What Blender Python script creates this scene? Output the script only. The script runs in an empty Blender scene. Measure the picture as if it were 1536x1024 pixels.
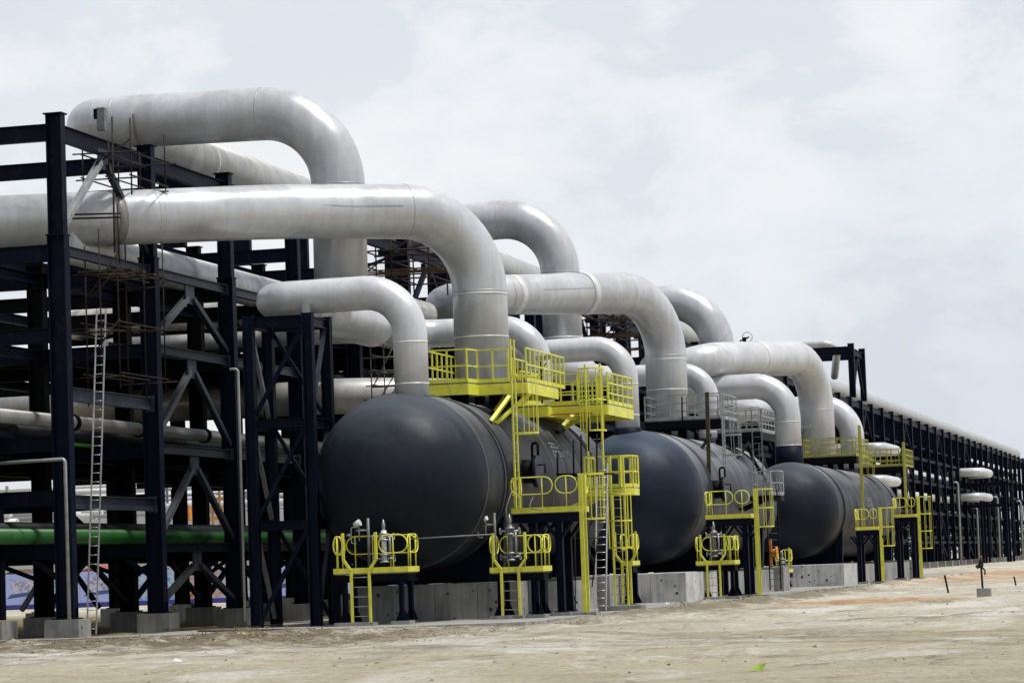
import bpy, math, random
from mathutils import Vector, Matrix, noise
random.seed(7)
sc = bpy.context.scene
col = sc.collection
R = math.radians
PI = math.pi
V = Vector

# ------------------------------------------------------------------ camera frame (surveyed from the picture's vanishing points)
F, ROLL, CAMH = 4400.0, R(2.1), 1.65
Yc = V((1113.0, -298.0, F)).normalized()
hz = V((math.cos(ROLL), math.sin(ROLL), 0))
Zc = hz.cross(Yc).normalized()
if Zc.y < 0: Zc = -Zc
Xc = (hz - Yc * hz.dot(Yc)).normalized()

def at(x, y, X=None, Y=None, Z=None):
    v = V((x - 768.0, 512.0 - y, F))
    d = V((Xc.dot(v), Yc.dot(v), Zc.dot(v)))
    t = Y / d.y if Y is not None else (X / d.x if X is not None else (Z - CAMH) / d.z)
    return V((t * d.x, t * d.y, CAMH + t * d.z))

cam_d = bpy.data.cameras.new('camera')
cam = bpy.data.objects.new('camera', cam_d); col.objects.link(cam)
cam_d.sensor_width = 36.0; cam_d.lens = F / 1536 * 36
cam_d.clip_start = 0.5; cam_d.clip_end = 6000
right = V((Xc.x, Yc.x, Zc.x)); up = V((Xc.y, Yc.y, Zc.y)); fwd = V((Xc.z, Yc.z, Zc.z))
m = Matrix((( right.x, up.x, -fwd.x, 0), (right.y, up.y, -fwd.y, 0), (right.z, up.z, -fwd.z, CAMH), (0, 0, 0, 1)))
cam.matrix_world = m
sc.camera = cam

# ------------------------------------------------------------------ materials
def newmat(name):
    mt = bpy.data.materials.new(name); mt.use_nodes = True
    nt = mt.node_tree
    return mt, nt, nt.nodes['Principled BSDF']

def N(nt, kind, **kw):
    n = nt.nodes.new(kind)
    for k, v in kw.items():
        if k in n.inputs: n.inputs[k].default_value = v
        else: setattr(n, k, v)
    return n

def ramp(nt, stops):
    n = nt.nodes.new('ShaderNodeValToRGB')
    els = n.color_ramp.elements
    while len(els) < len(stops): els.new(0.5)
    for e, (p, c) in zip(els, stops):
        e.position = p; e.color = (c[0], c[1], c[2], 1) if not isinstance(c, (int, float)) else (c, c, c, 1)
    return n

def basic(name, c, rough=0.5, metal=0.0, var=0.25, scale=2.0, spec=0.5, bump=0.0, stretch=(1, 1, 1), c2=None, bscale=30):
    mt, nt, b = newmat(name)
    tc = N(nt, 'ShaderNodeTexCoord'); mp = N(nt, 'ShaderNodeMapping')
    mp.inputs['Scale'].default_value = stretch
    nt.links.new(tc.outputs['Object'], mp.inputs['Vector'])
    nz = N(nt, 'ShaderNodeTexNoise', Scale=scale, Detail=6.0, Roughness=0.6)
    nt.links.new(mp.outputs[0], nz.inputs['Vector'])
    lo = tuple(x * (1 - var) for x in c); hi = tuple(min(1, x * (1 + var)) for x in (c2 or c))
    rp = ramp(nt, [(0.3, lo), (0.7, hi)])
    nt.links.new(nz.outputs['Fac'], rp.inputs['Fac'])
    nt.links.new(rp.outputs['Color'], b.inputs['Base Color'])
    b.inputs['Roughness'].default_value = rough
    b.inputs['Metallic'].default_value = metal
    b.inputs['Specular IOR Level'].default_value = spec
    if bump:
        n2 = N(nt, 'ShaderNodeTexNoise', Scale=bscale, Detail=4.0)
        nt.links.new(tc.outputs['Object'], n2.inputs['Vector'])
        bp = N(nt, 'ShaderNodeBump', Strength=bump, Distance=0.02)
        nt.links.new(n2.outputs['Fac'], bp.inputs['Height'])
        nt.links.new(bp.outputs['Normal'], b.inputs['Normal'])
    return mt

M = {}
M['steel'] = basic('navy_steel_paint', (0.0026, 0.0050, 0.017), 0.55, 0, 0.3, 0.6, 0.10)
M['steel_grey'] = basic('grey_blue_steel_paint', (0.022, 0.029, 0.048), 0.5, 0, 0.3, 1.5, 0.3)
M['brace_grey'] = basic('lit_grey_brace', (0.075, 0.08, 0.09), 0.45, 0, 0.35, 2, 0.3)
M['black'] = basic('black_paint_and_shade', (0.003, 0.0034, 0.0046), 0.6, 0, 0.3, 1, 0.08)
M['yellow'] = basic('safety_yellow_paint', (0.66, 0.66, 0.06), 0.45, 0, 0.12, 3, 0.4, c2=(0.72, 0.70, 0.08))
def grime(key, col_, lo, hi, amt):
    nt_ = M[key].node_tree; b_ = nt_.nodes['Principled BSDF']; src = b_.inputs['Base Color'].links[0].from_socket
    tc_ = N(nt_, 'ShaderNodeTexCoord'); mp_ = N(nt_, 'ShaderNodeMapping'); mp_.inputs['Scale'].default_value = (1, 1, .45); nt_.links.new(tc_.outputs['Object'], mp_.inputs['Vector'])
    nz_ = N(nt_, 'ShaderNodeTexNoise', Scale=2.6, Detail=10.0, Roughness=0.72, Distortion=0.6); nt_.links.new(mp_.outputs[0], nz_.inputs['Vector'])
    rp_ = ramp(nt_, [(lo, 0.0), (hi, amt)]); nt_.links.new(nz_.outputs['Fac'], rp_.inputs['Fac'])
    mx_ = N(nt_, 'ShaderNodeMix', data_type='RGBA'); nt_.links.new(rp_.outputs['Color'], mx_.inputs[0]); nt_.links.new(src, mx_.inputs[6]); mx_.inputs[7].default_value = (*col_, 1)
    nt_.links.new(mx_.outputs[2], b_.inputs['Base Color'])
grime('yellow', (0.32, 0.27, 0.09), .53, .72, .7)
grime('steel', (0.020, 0.022, 0.030), .52, .72, .7)
grime('steel_grey', (0.09, 0.085, 0.08), .52, .72, .6)
M['ochre'] = basic('golden_yellow_paint', (0.48, 0.36, 0.03), 0.5, 0, 0.15, 3, 0.4)
M['galv'] = basic('galvanised_steel', (0.34, 0.35, 0.36), 0.45, 0.5, 0.25, 4, 0.5)
M['galv_dull'] = basic('weathered_galvanised_steel', (0.16, 0.165, 0.17), 0.55, 0.3, 0.3, 4, 0.4)
M['alu'] = basic('bare_aluminium', (0.55, 0.54, 0.56), 0.35, 0.6, 0.15, 5, 0.5)
M['green'] = basic('green_pipe_paint', (0.011, 0.10, 0.012), 0.45, 0, 0.25, 1.5, 0.4)
M['lime'] = basic('bright_lime_paint', (0.10, 0.42, 0.02), 0.45, 0, 0.15, 1.5, 0.4)
M['orange'] = basic('orange_paint', (0.60, 0.23, 0.03), 0.5, 0, 0.3, 3, 0.4)
M['rust'] = basic('rusty_scaffold_tube', (0.022, 0.015, 0.012), 0.7, 0.2, 0.5, 3, 0.3)
M['rust_tube'] = basic('rust_streaked_tube', (0.06, 0.045, 0.025), 0.7, 0.2, 0.6, 2, 0.3)
M['white'] = basic('white_coating', (0.62, 0.62, 0.60), 0.5, 0, 0.12, 1.5, 0.4)
M['ply'] = basic('scaffold_board_timber', (0.09, 0.06, 0.035), 0.8, 0, 0.4, 2, 0.2)
M['stencil'] = basic('stencil_paint', (0.20, 0.21, 0.225), 0.6, 0, 0.5, 6, 0.3)
M['redcab'] = basic('red_steel_sheet', (0.28, 0.055, 0.035), 0.5, 0, 0.25, 0.5, 0.3)
M['orangecab'] = basic('orange_brown_sheet', (0.45, 0.22, 0.06), 0.5, 0, 0.3, 0.5, 0.3)
M['farwall'] = basic('pale_far_wall', (0.48, 0.48, 0.50), 0.8, 0, 0.08, 0.1, 0.2)
M['fargrey'] = basic('far_plant_grey', (0.28, 0.30, 0.31), 0.7, 0, 0.35, 0.4, 0.2)
M['darkwall'] = basic('dark_wall', (0.02, 0.025, 0.03), 0.8, 0, 0.35, 0.4, 0.2)
M['pipe_dark'] = basic('shade_darkened_pipe', (0.006, 0.007, 0.010), 0.55, 0.0, 0.4, 0.5, 0.2)  # near-black pipe colour with the rack's inner shade in it
M['rag'] = basic('lime_green_plastic', (0.24, 0.36, 0.04), 0.7, 0, 0.4, 8, 0.3)
M['litter'] = basic('white_litter', (0.6, 0.6, 0.58), 0.8, 0, 0.1, 8, 0.3)

def pipe_mat(name, c, metal=0.25, rough=0.42, patch=0.28, dirt=(0.30, 0.27, 0.21)):
    # shop-primed steel pipe: mottled patches, run marks, brown rain dirt on some areas
    mt, nt, b = newmat(name)
    tc = N(nt, 'ShaderNodeTexCoord')
    n1 = N(nt, 'ShaderNodeTexNoise', Scale=0.55, Detail=3.0, Roughness=0.5, Distortion=0.4)
    n2 = N(nt, 'ShaderNodeTexNoise', Scale=5.0, Detail=8.0, Roughness=0.65)
    n3 = N(nt, 'ShaderNodeTexNoise', Scale=0.9, Detail=4.0, Roughness=0.6)
    vo = N(nt, 'ShaderNodeTexVoronoi', Scale=0.42)
    for n in (n1, n2, n3, vo): nt.links.new(tc.outputs['Object'], n.inputs['Vector'])
    r1 = ramp(nt, [(0.40, tuple(x * (1 - patch) for x in c)), (0.56, c)])
    nt.links.new(n1.outputs['Fac'], r1.inputs['Fac'])
    mx = N(nt, 'ShaderNodeMix', data_type='RGBA', blend_type='MULTIPLY'); mx.inputs[0].default_value = 1
    r2 = ramp(nt, [(0.25, 0.90), (0.75, 1.0)])
    nt.links.new(n2.outputs['Fac'], r2.inputs['Fac'])
    nt.links.new(r1.outputs['Color'], mx.inputs[6]); nt.links.new(r2.outputs['Color'], mx.inputs[7])
    m2 = N(nt, 'ShaderNodeMix', data_type='RGBA')
    m2.inputs[7].default_value = (*dirt, 1)
    r3 = ramp(nt, [(0.52, 0.0), (0.72, 0.55)])
    nt.links.new(n3.outputs['Fac'], r3.inputs['Fac']); nt.links.new(r3.outputs['Color'], m2.inputs[0])
    nt.links.new(mx.outputs[2], m2.inputs[6])
    m3 = N(nt, 'ShaderNodeMix', data_type='RGBA', blend_type='MULTIPLY'); m3.inputs[0].default_value = 1
    r4 = ramp(nt, [(0.0, 0.86), (1.0, 1.0)])
    nt.links.new(vo.outputs['Color'], r4.inputs['Fac'])
    nt.links.new(m2.outputs[2], m3.inputs[6]); nt.links.new(r4.outputs['Color'], m3.inputs[7])
    mps = N(nt, 'ShaderNodeMapping'); mps.inputs['Scale'].default_value = (3.2, 3.2, 0.28)
    nt.links.new(tc.outputs['Object'], mps.inputs['Vector'])
    nds = N(nt, 'ShaderNodeTexNoise', Scale=1.0, Detail=6.0, Roughness=0.6); nt.links.new(mps.outputs[0], nds.inputs['Vector'])
    r5 = ramp(nt, [(0.36, 0.88), (0.58, 1.0)]); nt.links.new(nds.outputs['Fac'], r5.inputs['Fac'])
    m4 = N(nt, 'ShaderNodeMix', data_type='RGBA', blend_type='MULTIPLY'); m4.inputs[0].default_value = 1
    nt.links.new(m3.outputs[2], m4.inputs[6]); nt.links.new(r5.outputs['Color'], m4.inputs[7])
    nt.links.new(m4.outputs[2], b.inputs['Base Color'])
    rr = ramp(nt, [(0.3, rough * 0.8), (0.7, min(1, rough * 1.3))])
    nt.links.new(n1.outputs['Fac'], rr.inputs['Fac']); nt.links.new(rr.outputs['Color'], b.inputs['Roughness'])
    b.inputs['Metallic'].default_value = metal
    bp = N(nt, 'ShaderNodeBump', Strength=0.15, Distance=0.02)
    nt.links.new(n2.outputs['Fac'], bp.inputs['Height']); nt.links.new(bp.outputs['Normal'], b.inputs['Normal'])
    return mt
M['pipe'] = pipe_mat('grey_primed_pipe', (0.635, 0.65, 0.68), metal=0.25, rough=0.32, dirt=(0.55, 0.545, 0.52), patch=0.14)
M['pipe_light'] = pipe_mat('pale_primed_pipe', (0.70, 0.715, 0.745), metal=0.22, rough=0.32, patch=0.10, dirt=(0.63, 0.63, 0.63))
M['pipe_shade'] = pipe_mat('weathered_silver_pipe', (0.62, 0.61, 0.59), metal=0.3, rough=0.3, dirt=(0.34, 0.29, 0.20))
M['band'] = pipe_mat('white_weld_band', (0.80, 0.81, 0.80), metal=0.05, patch=0.1, dirt=(0.62, 0.60, 0.55))
M['pipe_grey'] = pipe_mat('grey_header_pipe', (0.50, 0.505, 0.51), metal=0.15, rough=0.42, patch=0.15)
M['seam_pale'] = pipe_mat('pale_seam', (0.60, 0.60, 0.60), patch=0.2)
M['band_dark'] = pipe_mat('grey_weld_band', (0.30, 0.30, 0.29), patch=0.2)

def shell_mat(name, c, dust_sheen, d0=0.10, d1=0.85, spec=0.3, rough=0.42):
    # satin navy paint, pale dusting with sky reflection painted in on everything that faces up, streaks running down round the shell
    mt, nt, b = newmat(name)
    tc = N(nt, 'ShaderNodeTexCoord'); geo = N(nt, 'ShaderNodeNewGeometry'); sp = N(nt, 'ShaderNodeSeparateXYZ')
    nt.links.new(geo.outputs['Normal'], sp.inputs[0])
    mp = N(nt, 'ShaderNodeMapping'); mp.inputs['Scale'].default_value = (0.25, 1.3, 0.25)
    nt.links.new(tc.outputs['Object'], mp.inputs['Vector'])
    ns = N(nt, 'ShaderNodeTexNoise', Scale=1.1, Detail=6.0, Roughness=0.65); nt.links.new(mp.outputs[0], ns.inputs['Vector'])
    nb = N(nt, 'ShaderNodeTexNoise', Scale=0.7, Detail=5.0, Roughness=0.6); nt.links.new(tc.outputs['Object'], nb.inputs['Vector'])
    a = N(nt, 'ShaderNodeMath', operation='MULTIPLY_ADD'); a.inputs[1].default_value = 0.75; 
    nt.links.new(ns.outputs['Fac'], a.inputs[0]); nt.links.new(sp.outputs['Z'], a.inputs[2])
    rp = ramp(nt, [(0.0, 0.0), (0.30, 0.04), (1.0, 1.0)])
    mr = N(nt, 'ShaderNodeMapRange'); mr.inputs['From Min'].default_value = d0 + 0.30; mr.inputs['From Max'].default_value = d1 + 0.75
    nt.links.new(a.outputs[0], mr.inputs['Value']); nt.links.new(mr.outputs[0], rp.inputs['Fac'])
    mb = N(nt, 'ShaderNodeMix', data_type='RGBA')
    rb = ramp(nt, [(0.3, tuple(x * 0.7 for x in c)), (0.7, tuple(x * 1.35 for x in c))])
    nt.links.new(nb.outputs['Fac'], rb.inputs['Fac'])
    nt.links.new(rb.outputs['Color'], mb.inputs[6]); mb.inputs[7].default_value = (*dust_sheen, 1)
    nt.links.new(rp.outputs['Color'], mb.inputs[0]); nt.links.new(mb.outputs[2], b.inputs['Base Color'])
    nf = N(nt, 'ShaderNodeTexNoise', Scale=6.0, Detail=8.0, Roughness=0.75, Distortion=0.5); nt.links.new(tc.outputs['Object'], nf.inputs['Vector'])
    rf = ramp(nt, [(0.40, 0.0), (0.66, 0.12)]); nt.links.new(nf.outputs['Fac'], rf.inputs['Fac'])
    mf = N(nt, 'ShaderNodeMix', data_type='RGBA'); nt.links.new(rf.outputs['Color'], mf.inputs[0])
    nt.links.new(mb.outputs[2], mf.inputs[6]); mf.inputs[7].default_value = (0.045, 0.048, 0.052, 1)
    nt.links.new(mf.outputs[2], b.inputs['Base Color'])
    rg = ramp(nt, [(0.3, rough * 0.8), (0.7, min(1, rough * 1.35))]); nt.links.new(nb.outputs['Fac'], rg.inputs['Fac']); nt.links.new(rg.outputs['Color'], b.inputs['Roughness'])
    b.inputs['Specular IOR Level'].default_value = spec
    return mt
M['head'] = shell_mat('satin_navy_head_paint', (0.006, 0.0088, 0.0165), (0.13, 0.15, 0.18), 0.0, 1.12, 0.14, 0.5)
M['head_blue'] = shell_mat('satin_blue_head_paint', (0.0048, 0.0105, 0.024), (0.11, 0.15, 0.21), 0.1, 1.15, 0.18, 0.45)  # bluer up-facing tint carries the sky's reflection
M['shell'] = shell_mat('dusty_grey_shell_paint', (0.0095, 0.0115, 0.0175), (0.31, 0.32, 0.335), 0.20, 0.98, 0.22, 0.48)
M['shell_pale'] = shell_mat('pale_dusty_shell_paint', (0.022, 0.025, 0.034), (0.38, 0.40, 0.43), 0.05, 0.85, 0.25, 0.45)
M['seam'] = basic('scuffed_weld_line', (0.075, 0.08, 0.085), 0.5, 0, 0.4, 4, 0.4)

def concrete(name, c, spots=True):
    mt, nt, b = newmat(name)
    tc = N(nt, 'ShaderNodeTexCoord')
    n1 = N(nt, 'ShaderNodeTexNoise', Scale=0.9, Detail=9.0, Roughness=0.68)
    nt.links.new(tc.outputs['Object'], n1.inputs['Vector'])
    r1 = ramp(nt, [(0.3, tuple(x * 0.58 for x in c)), (0.52, c), (0.75, tuple(x * 1.18 for x in c))])
    nt.links.new(n1.outputs['Fac'], r1.inputs['Fac'])
    mp = N(nt, 'ShaderNodeMapping'); mp.inputs['Scale'].default_value = (3.5, 3.5, 0.35)
    nt.links.new(tc.outputs['Object'], mp.inputs['Vector'])
    n2 = N(nt, 'ShaderNodeTexNoise', Scale=1.5, Detail=5.0); nt.links.new(mp.outputs[0], n2.inputs['Vector'])
    r2 = ramp(nt, [(0.35, 0.72), (0.65, 1.0)]); nt.links.new(n2.outputs['Fac'], r2.inputs['Fac'])
    mx = N(nt, 'ShaderNodeMix', data_type='RGBA', blend_type='MULTIPLY'); mx.inputs[0].default_value = 1
    nt.links.new(r1.outputs['Color'], mx.inputs[6]); nt.links.new(r2.outputs['Color'], mx.inputs[7])
    out = mx.outputs[2]
    if spots:
        vo = N(nt, 'ShaderNodeTexVoronoi', Scale=1.7); nt.links.new(tc.outputs['Object'], vo.inputs['Vector'])
        r3 = ramp(nt, [(0.06, 0.25), (0.14, 1.0)]); nt.links.new(vo.outputs['Distance'], r3.inputs['Fac'])
        m3 = N(nt, 'ShaderNodeMix', data_type='RGBA', blend_type='MULTIPLY'); m3.inputs[0].default_value = 1
        nt.links.new(out, m3.inputs[6]); nt.links.new(r3.outputs['Color'], m3.inputs[7]); out = m3.outputs[2]
    nt.links.new(out, b.inputs['Base Color'])
    b.inputs['Roughness'].default_value = 0.9
    b.inputs['Specular IOR Level'].default_value = 0.15
    bp = N(nt, 'ShaderNodeBump', Strength=0.4, Distance=0.03)
    nt.links.new(n1.outputs['Fac'], bp.inputs['Height']); nt.links.new(bp.outputs['Normal'], b.inputs['Normal'])
    return mt
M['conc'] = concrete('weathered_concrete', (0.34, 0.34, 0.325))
M['conc_lit'] = concrete('lit_concrete', (0.60, 0.60, 0.59))  # paler copy of the concrete, light on the open plinths painted in
M['conc_dark'] = concrete('dark_stained_concrete', (0.07, 0.07, 0.065), False)
M['conc_slab'] = concrete('concrete_slab', (0.36, 0.35, 0.33), False)

# ------------------------------------------------------------------ mesh builder
class MB:
    def __init__(s): s.v = []; s.f = []; s.sm = []
    def add(s, vs, fs, smooth=False):
        o = len(s.v); s.v += [tuple(x) for x in vs]
        for f in fs: s.f.append(tuple(i + o for i in f)); s.sm.append(smooth)
    def box(s, a, b):
        x0, x1 = sorted((a[0], b[0])); y0, y1 = sorted((a[1], b[1])); z0, z1 = sorted((a[2], b[2]))
        s.add([(x0,y0,z0),(x1,y0,z0),(x1,y1,z0),(x0,y1,z0),(x0,y0,z1),(x1,y0,z1),(x1,y1,z1),(x0,y1,z1)],
              [(0,3,2,1),(4,5,6,7),(0,1,5,4),(1,2,6,5),(2,3,7,6),(3,0,4,7)])
        return s
    def bar(s, p, q, w, h, up=(0, 0, 1)):
        p = V(p); q = V(q); d = (q - p).normalized(); u = V(up)
        if abs(d.dot(u)) > 0.98: u = V((0, 1, 0))
        r_ = d.cross(u).normalized() * (w / 2); u = r_.cross(d).normalized() * (h / 2)
        s.add([p-r_-u, p+r_-u, p+r_+u, p-r_+u, q-r_-u, q+r_-u, q+r_+u, q-r_+u],
              [(0,1,2,3),(7,6,5,4),(0,4,5,1),(1,5,6,2),(2,6,7,3),(3,7,4,0)])
        return s
    def ibeam(s, p, q, b, d, up=(0, 0, 1), t=None):
        # flanges at +-d/2 along up, width b
        p = V(p); q = V(q); t = t or max(0.018, d * 0.06)
        ax = (q - p).normalized(); u = V(up)
        if abs(ax.dot(u)) > 0.98: u = V((0, 1, 0))
        rr = ax.cross(u).normalized(); u = rr.cross(ax).normalized()
        o = u * (d / 2 - t / 2)
        s.bar(p + o, q + o, b, t, u); s.bar(p - o, q - o, b, t, u)
        s.bar(p, q, t, d - 2 * t - 0.002, u)
        return s
    def tube(s, pts, r, n=12, closed=False, caps=True):
        pts = [V(p) for p in pts]; k = len(pts)
        rs = r if isinstance(r, (list, tuple)) else [r] * k
        tans = []
        for i in range(k):
            a = pts[(i - 1) % k] if (closed or i > 0) else pts[0]
            b = pts[(i + 1) % k] if (closed or i < k - 1) else pts[-1]
            tans.append((b - a).normalized())
        t0 = tans[0]; ref = V((0, 0, 1)) if abs(t0.z) < 0.9 else V((1, 0, 0))
        nrm = t0.cross(ref).normalized(); vs = []
        for i in range(k):
            if i:
                ax = tans[i - 1].cross(tans[i])
                if ax.length > 1e-7:
                    nrm = Matrix.Rotation(tans[i - 1].angle(tans[i]), 3, ax.normalized()) @ nrm
            nrm = (nrm - tans[i] * nrm.dot(tans[i])).normalized(); bi = tans[i].cross(nrm)
            for j in range(n):
                a = 2 * PI * j / n
                vs.append(pts[i] + (nrm * math.cos(a) + bi * math.sin(a)) * rs[i])
        fs = []
        for i in range(k if closed else k - 1):
            i2 = (i + 1) % k
            for j in range(n):
                j2 = (j + 1) % n
                fs.append((i*n+j, i*n+j2, i2*n+j2, i2*n+j))
        s.add(vs, fs, n > 5)
        if caps and not closed:
            o = len(s.v) - len(vs)
            s.f.append(tuple(o + j for j in reversed(range(n)))); s.sm.append(False)
            s.f.append(tuple(o + (k-1)*n + j for j in range(n))); s.sm.append(False)
        return s
    def prism(s, poly, z0, z1):
        n = len(poly)
        s.add([(p[0], p[1], z0) for p in poly] + [(p[0], p[1], z1) for p in poly],
              [tuple(reversed(range(n))), tuple(range(n, 2*n))] + [(i, (i+1) % n, n+(i+1) % n, n+i) for i in range(n)])
        return s
    def build(s, name, mat, parent=None):
        me = bpy.data.meshes.new(name)
        me.from_pydata(s.v, [], s.f)
        me.polygons.foreach_set('use_smooth', s.sm)
        me.materials.append(M[mat] if isinstance(mat, str) else mat)
        me.update()
        ob = bpy.data.objects.new(name, me); col.objects.link(ob)
        if parent is not None: ob.parent = parent; ob.matrix_parent_inverse = parent.matrix_world.inverted() if parent.parent is None else Matrix.Identity(4)
        return ob

def tag(o, label=None, cat=None, group=None, kind=None):
    if label: o['label'] = label
    if cat: o['category'] = cat
    if group: o['group'] = group
    if kind: o['kind'] = kind
    return o
def thing(name, label, cat, group=None, loc=(0, 0, 0)):
    # an Empty at the thing's base; parts are built in its local frame (world coordinates minus loc)
    o = bpy.data.objects.new(name, None); col.objects.link(o)
    o.empty_display_size = 0.3
    return tag(o, label, cat, group)
def settle(root, loc):
    # put the Empty at the base of its finished thing without moving the parts
    loc = V(loc)
    root.location = loc
    for c in root.children:
        c.matrix_parent_inverse = Matrix.Translation(-loc)

def bend(pts, Rb, seg=12):
    """pipe centre line with rounded corners"""
    pts = [V(p) for p in pts]
    Rb = Rb if isinstance(Rb, (list, tuple)) else [Rb] * (len(pts) - 2)
    out = [pts[0]]
    for i in range(1, len(pts) - 1):
        a = (pts[i-1] - pts[i]).normalized(); b = (pts[i+1] - pts[i]).normalized()
        ang = a.angle(b); rb = Rb[i-1]
        if ang > PI - 0.02: out.append(pts[i]); continue
        d = rb / math.tan(ang / 2)
        p0 = pts[i] + a * d; p1 = pts[i] + b * d
        cc = pts[i] + (a + b).normalized() * (rb / math.sin(ang / 2))
        u = p0 - cc; w = p1 - cc; th = u.angle(w)
        for k in range(seg + 1):
            t = k / seg
            out.append(cc + (u * math.sin((1-t)*th) + w * math.sin(t*th)) / math.sin(th))
    out.append(pts[-1])
    return out

def ring(c, axis, r, w, n=36):
    axis = V(axis).normalized(); c = V(c)
    return MB().tube([c - axis * w / 2, c + axis * w / 2], r, n)

exec_parts = []
# ------------------------------------------------------------------ ground
VES = [  # centre x, y, z, radius, near seam y, far seam y
    dict(c=(-26.50, 4.57), r=2.84, y0=91.0, y1=109.5),
    dict(c=(-25.78, 4.48), r=2.88, y0=124.6, y1=145.0),
    dict(c=(-25.60, 4.33), r=2.74, y0=167.2, y1=197.0)]

def soil(xx, yy):
    # clumpy heaps: turned soil before the kerb at lower left and along the slab edge
    h = 0.0
    d = ((xx + 28.0) / 11.0) ** 2 + ((yy - 74.0) / 8.5) ** 2
    n1 = abs(noise.noise(V((xx * 0.9, yy * 0.7, 4.0)))) + 0.5 * abs(noise.noise(V((xx * 2.3, yy * 1.9, 8.0))))
    if d < 1.3: h += 0.34 * n1 * max(0, 1 - d / 1.3)
    e = abs(xx + 19.0) / 1.6
    if 86 < yy < 210 and e < 1: h += 0.26 * n1 * (1 - e)
    if xx > -21 and yy < 140: h += 0.05 * max(0, noise.noise(V((xx * 0.35, yy * 0.30, 21.0)))) * 2
    return h
def ground_mesh():
    mb = MB()
    xs = []; x = -120.0
    while x < 60: xs.append(x); x += 0.30 if -38 < x < -16 else (0.8 if -45 < x < 15 else 4.0)
    xs = [-900, -500, -260, -160] + xs + [100, 200, 400, 900]
    ys = []; y = 20.0
    while y < 620: ys.append(y); y += 0.30 if y < 92 else 0.45 if y < 110 else (1.2 if y < 200 else 8.0)
    ys = [-40, 0] + ys + [800, 1200, 2500, 5000]
    vs = []
    for yy in ys:
        for xx in xs:
            p = V((xx, yy, 0))
            far = 1.0 if (yy < 260 and -60 < xx < 40) else 0.3
            z = (noise.noise(p * 0.16) * 0.10 + noise.noise(p * 0.6 + V((9, 3, 0))) * 0.05 + noise.noise(p * 1.7) * 0.028) * far - 0.06
            if yy < 66: z -= (66 - yy) * 0.003
            # berm of graded spoil running along the slab edge
            e = xx - (-20.2)
            if xx > -21 and 84 < yy < 260: z += 0.16 * math.exp(-((e - 1.6) / 1.2) ** 2) * (0.5 + noise.noise(V((yy * 0.2, 3, 0))))
            if xx < -21.5 and yy > 82: z = min(z, 0.0) - 0.02
            if not (xx < -21.5 and yy > 82): z += soil(xx, yy)
            vs.append((xx, yy, z))
    nx = len(xs)
    fs = [(j*nx+i, j*nx+i+1, (j+1)*nx+i+1, (j+1)*nx+i) for j in range(len(ys)-1) for i in range(nx-1)]
    mb.add(vs, fs, True)
    return mb

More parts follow.
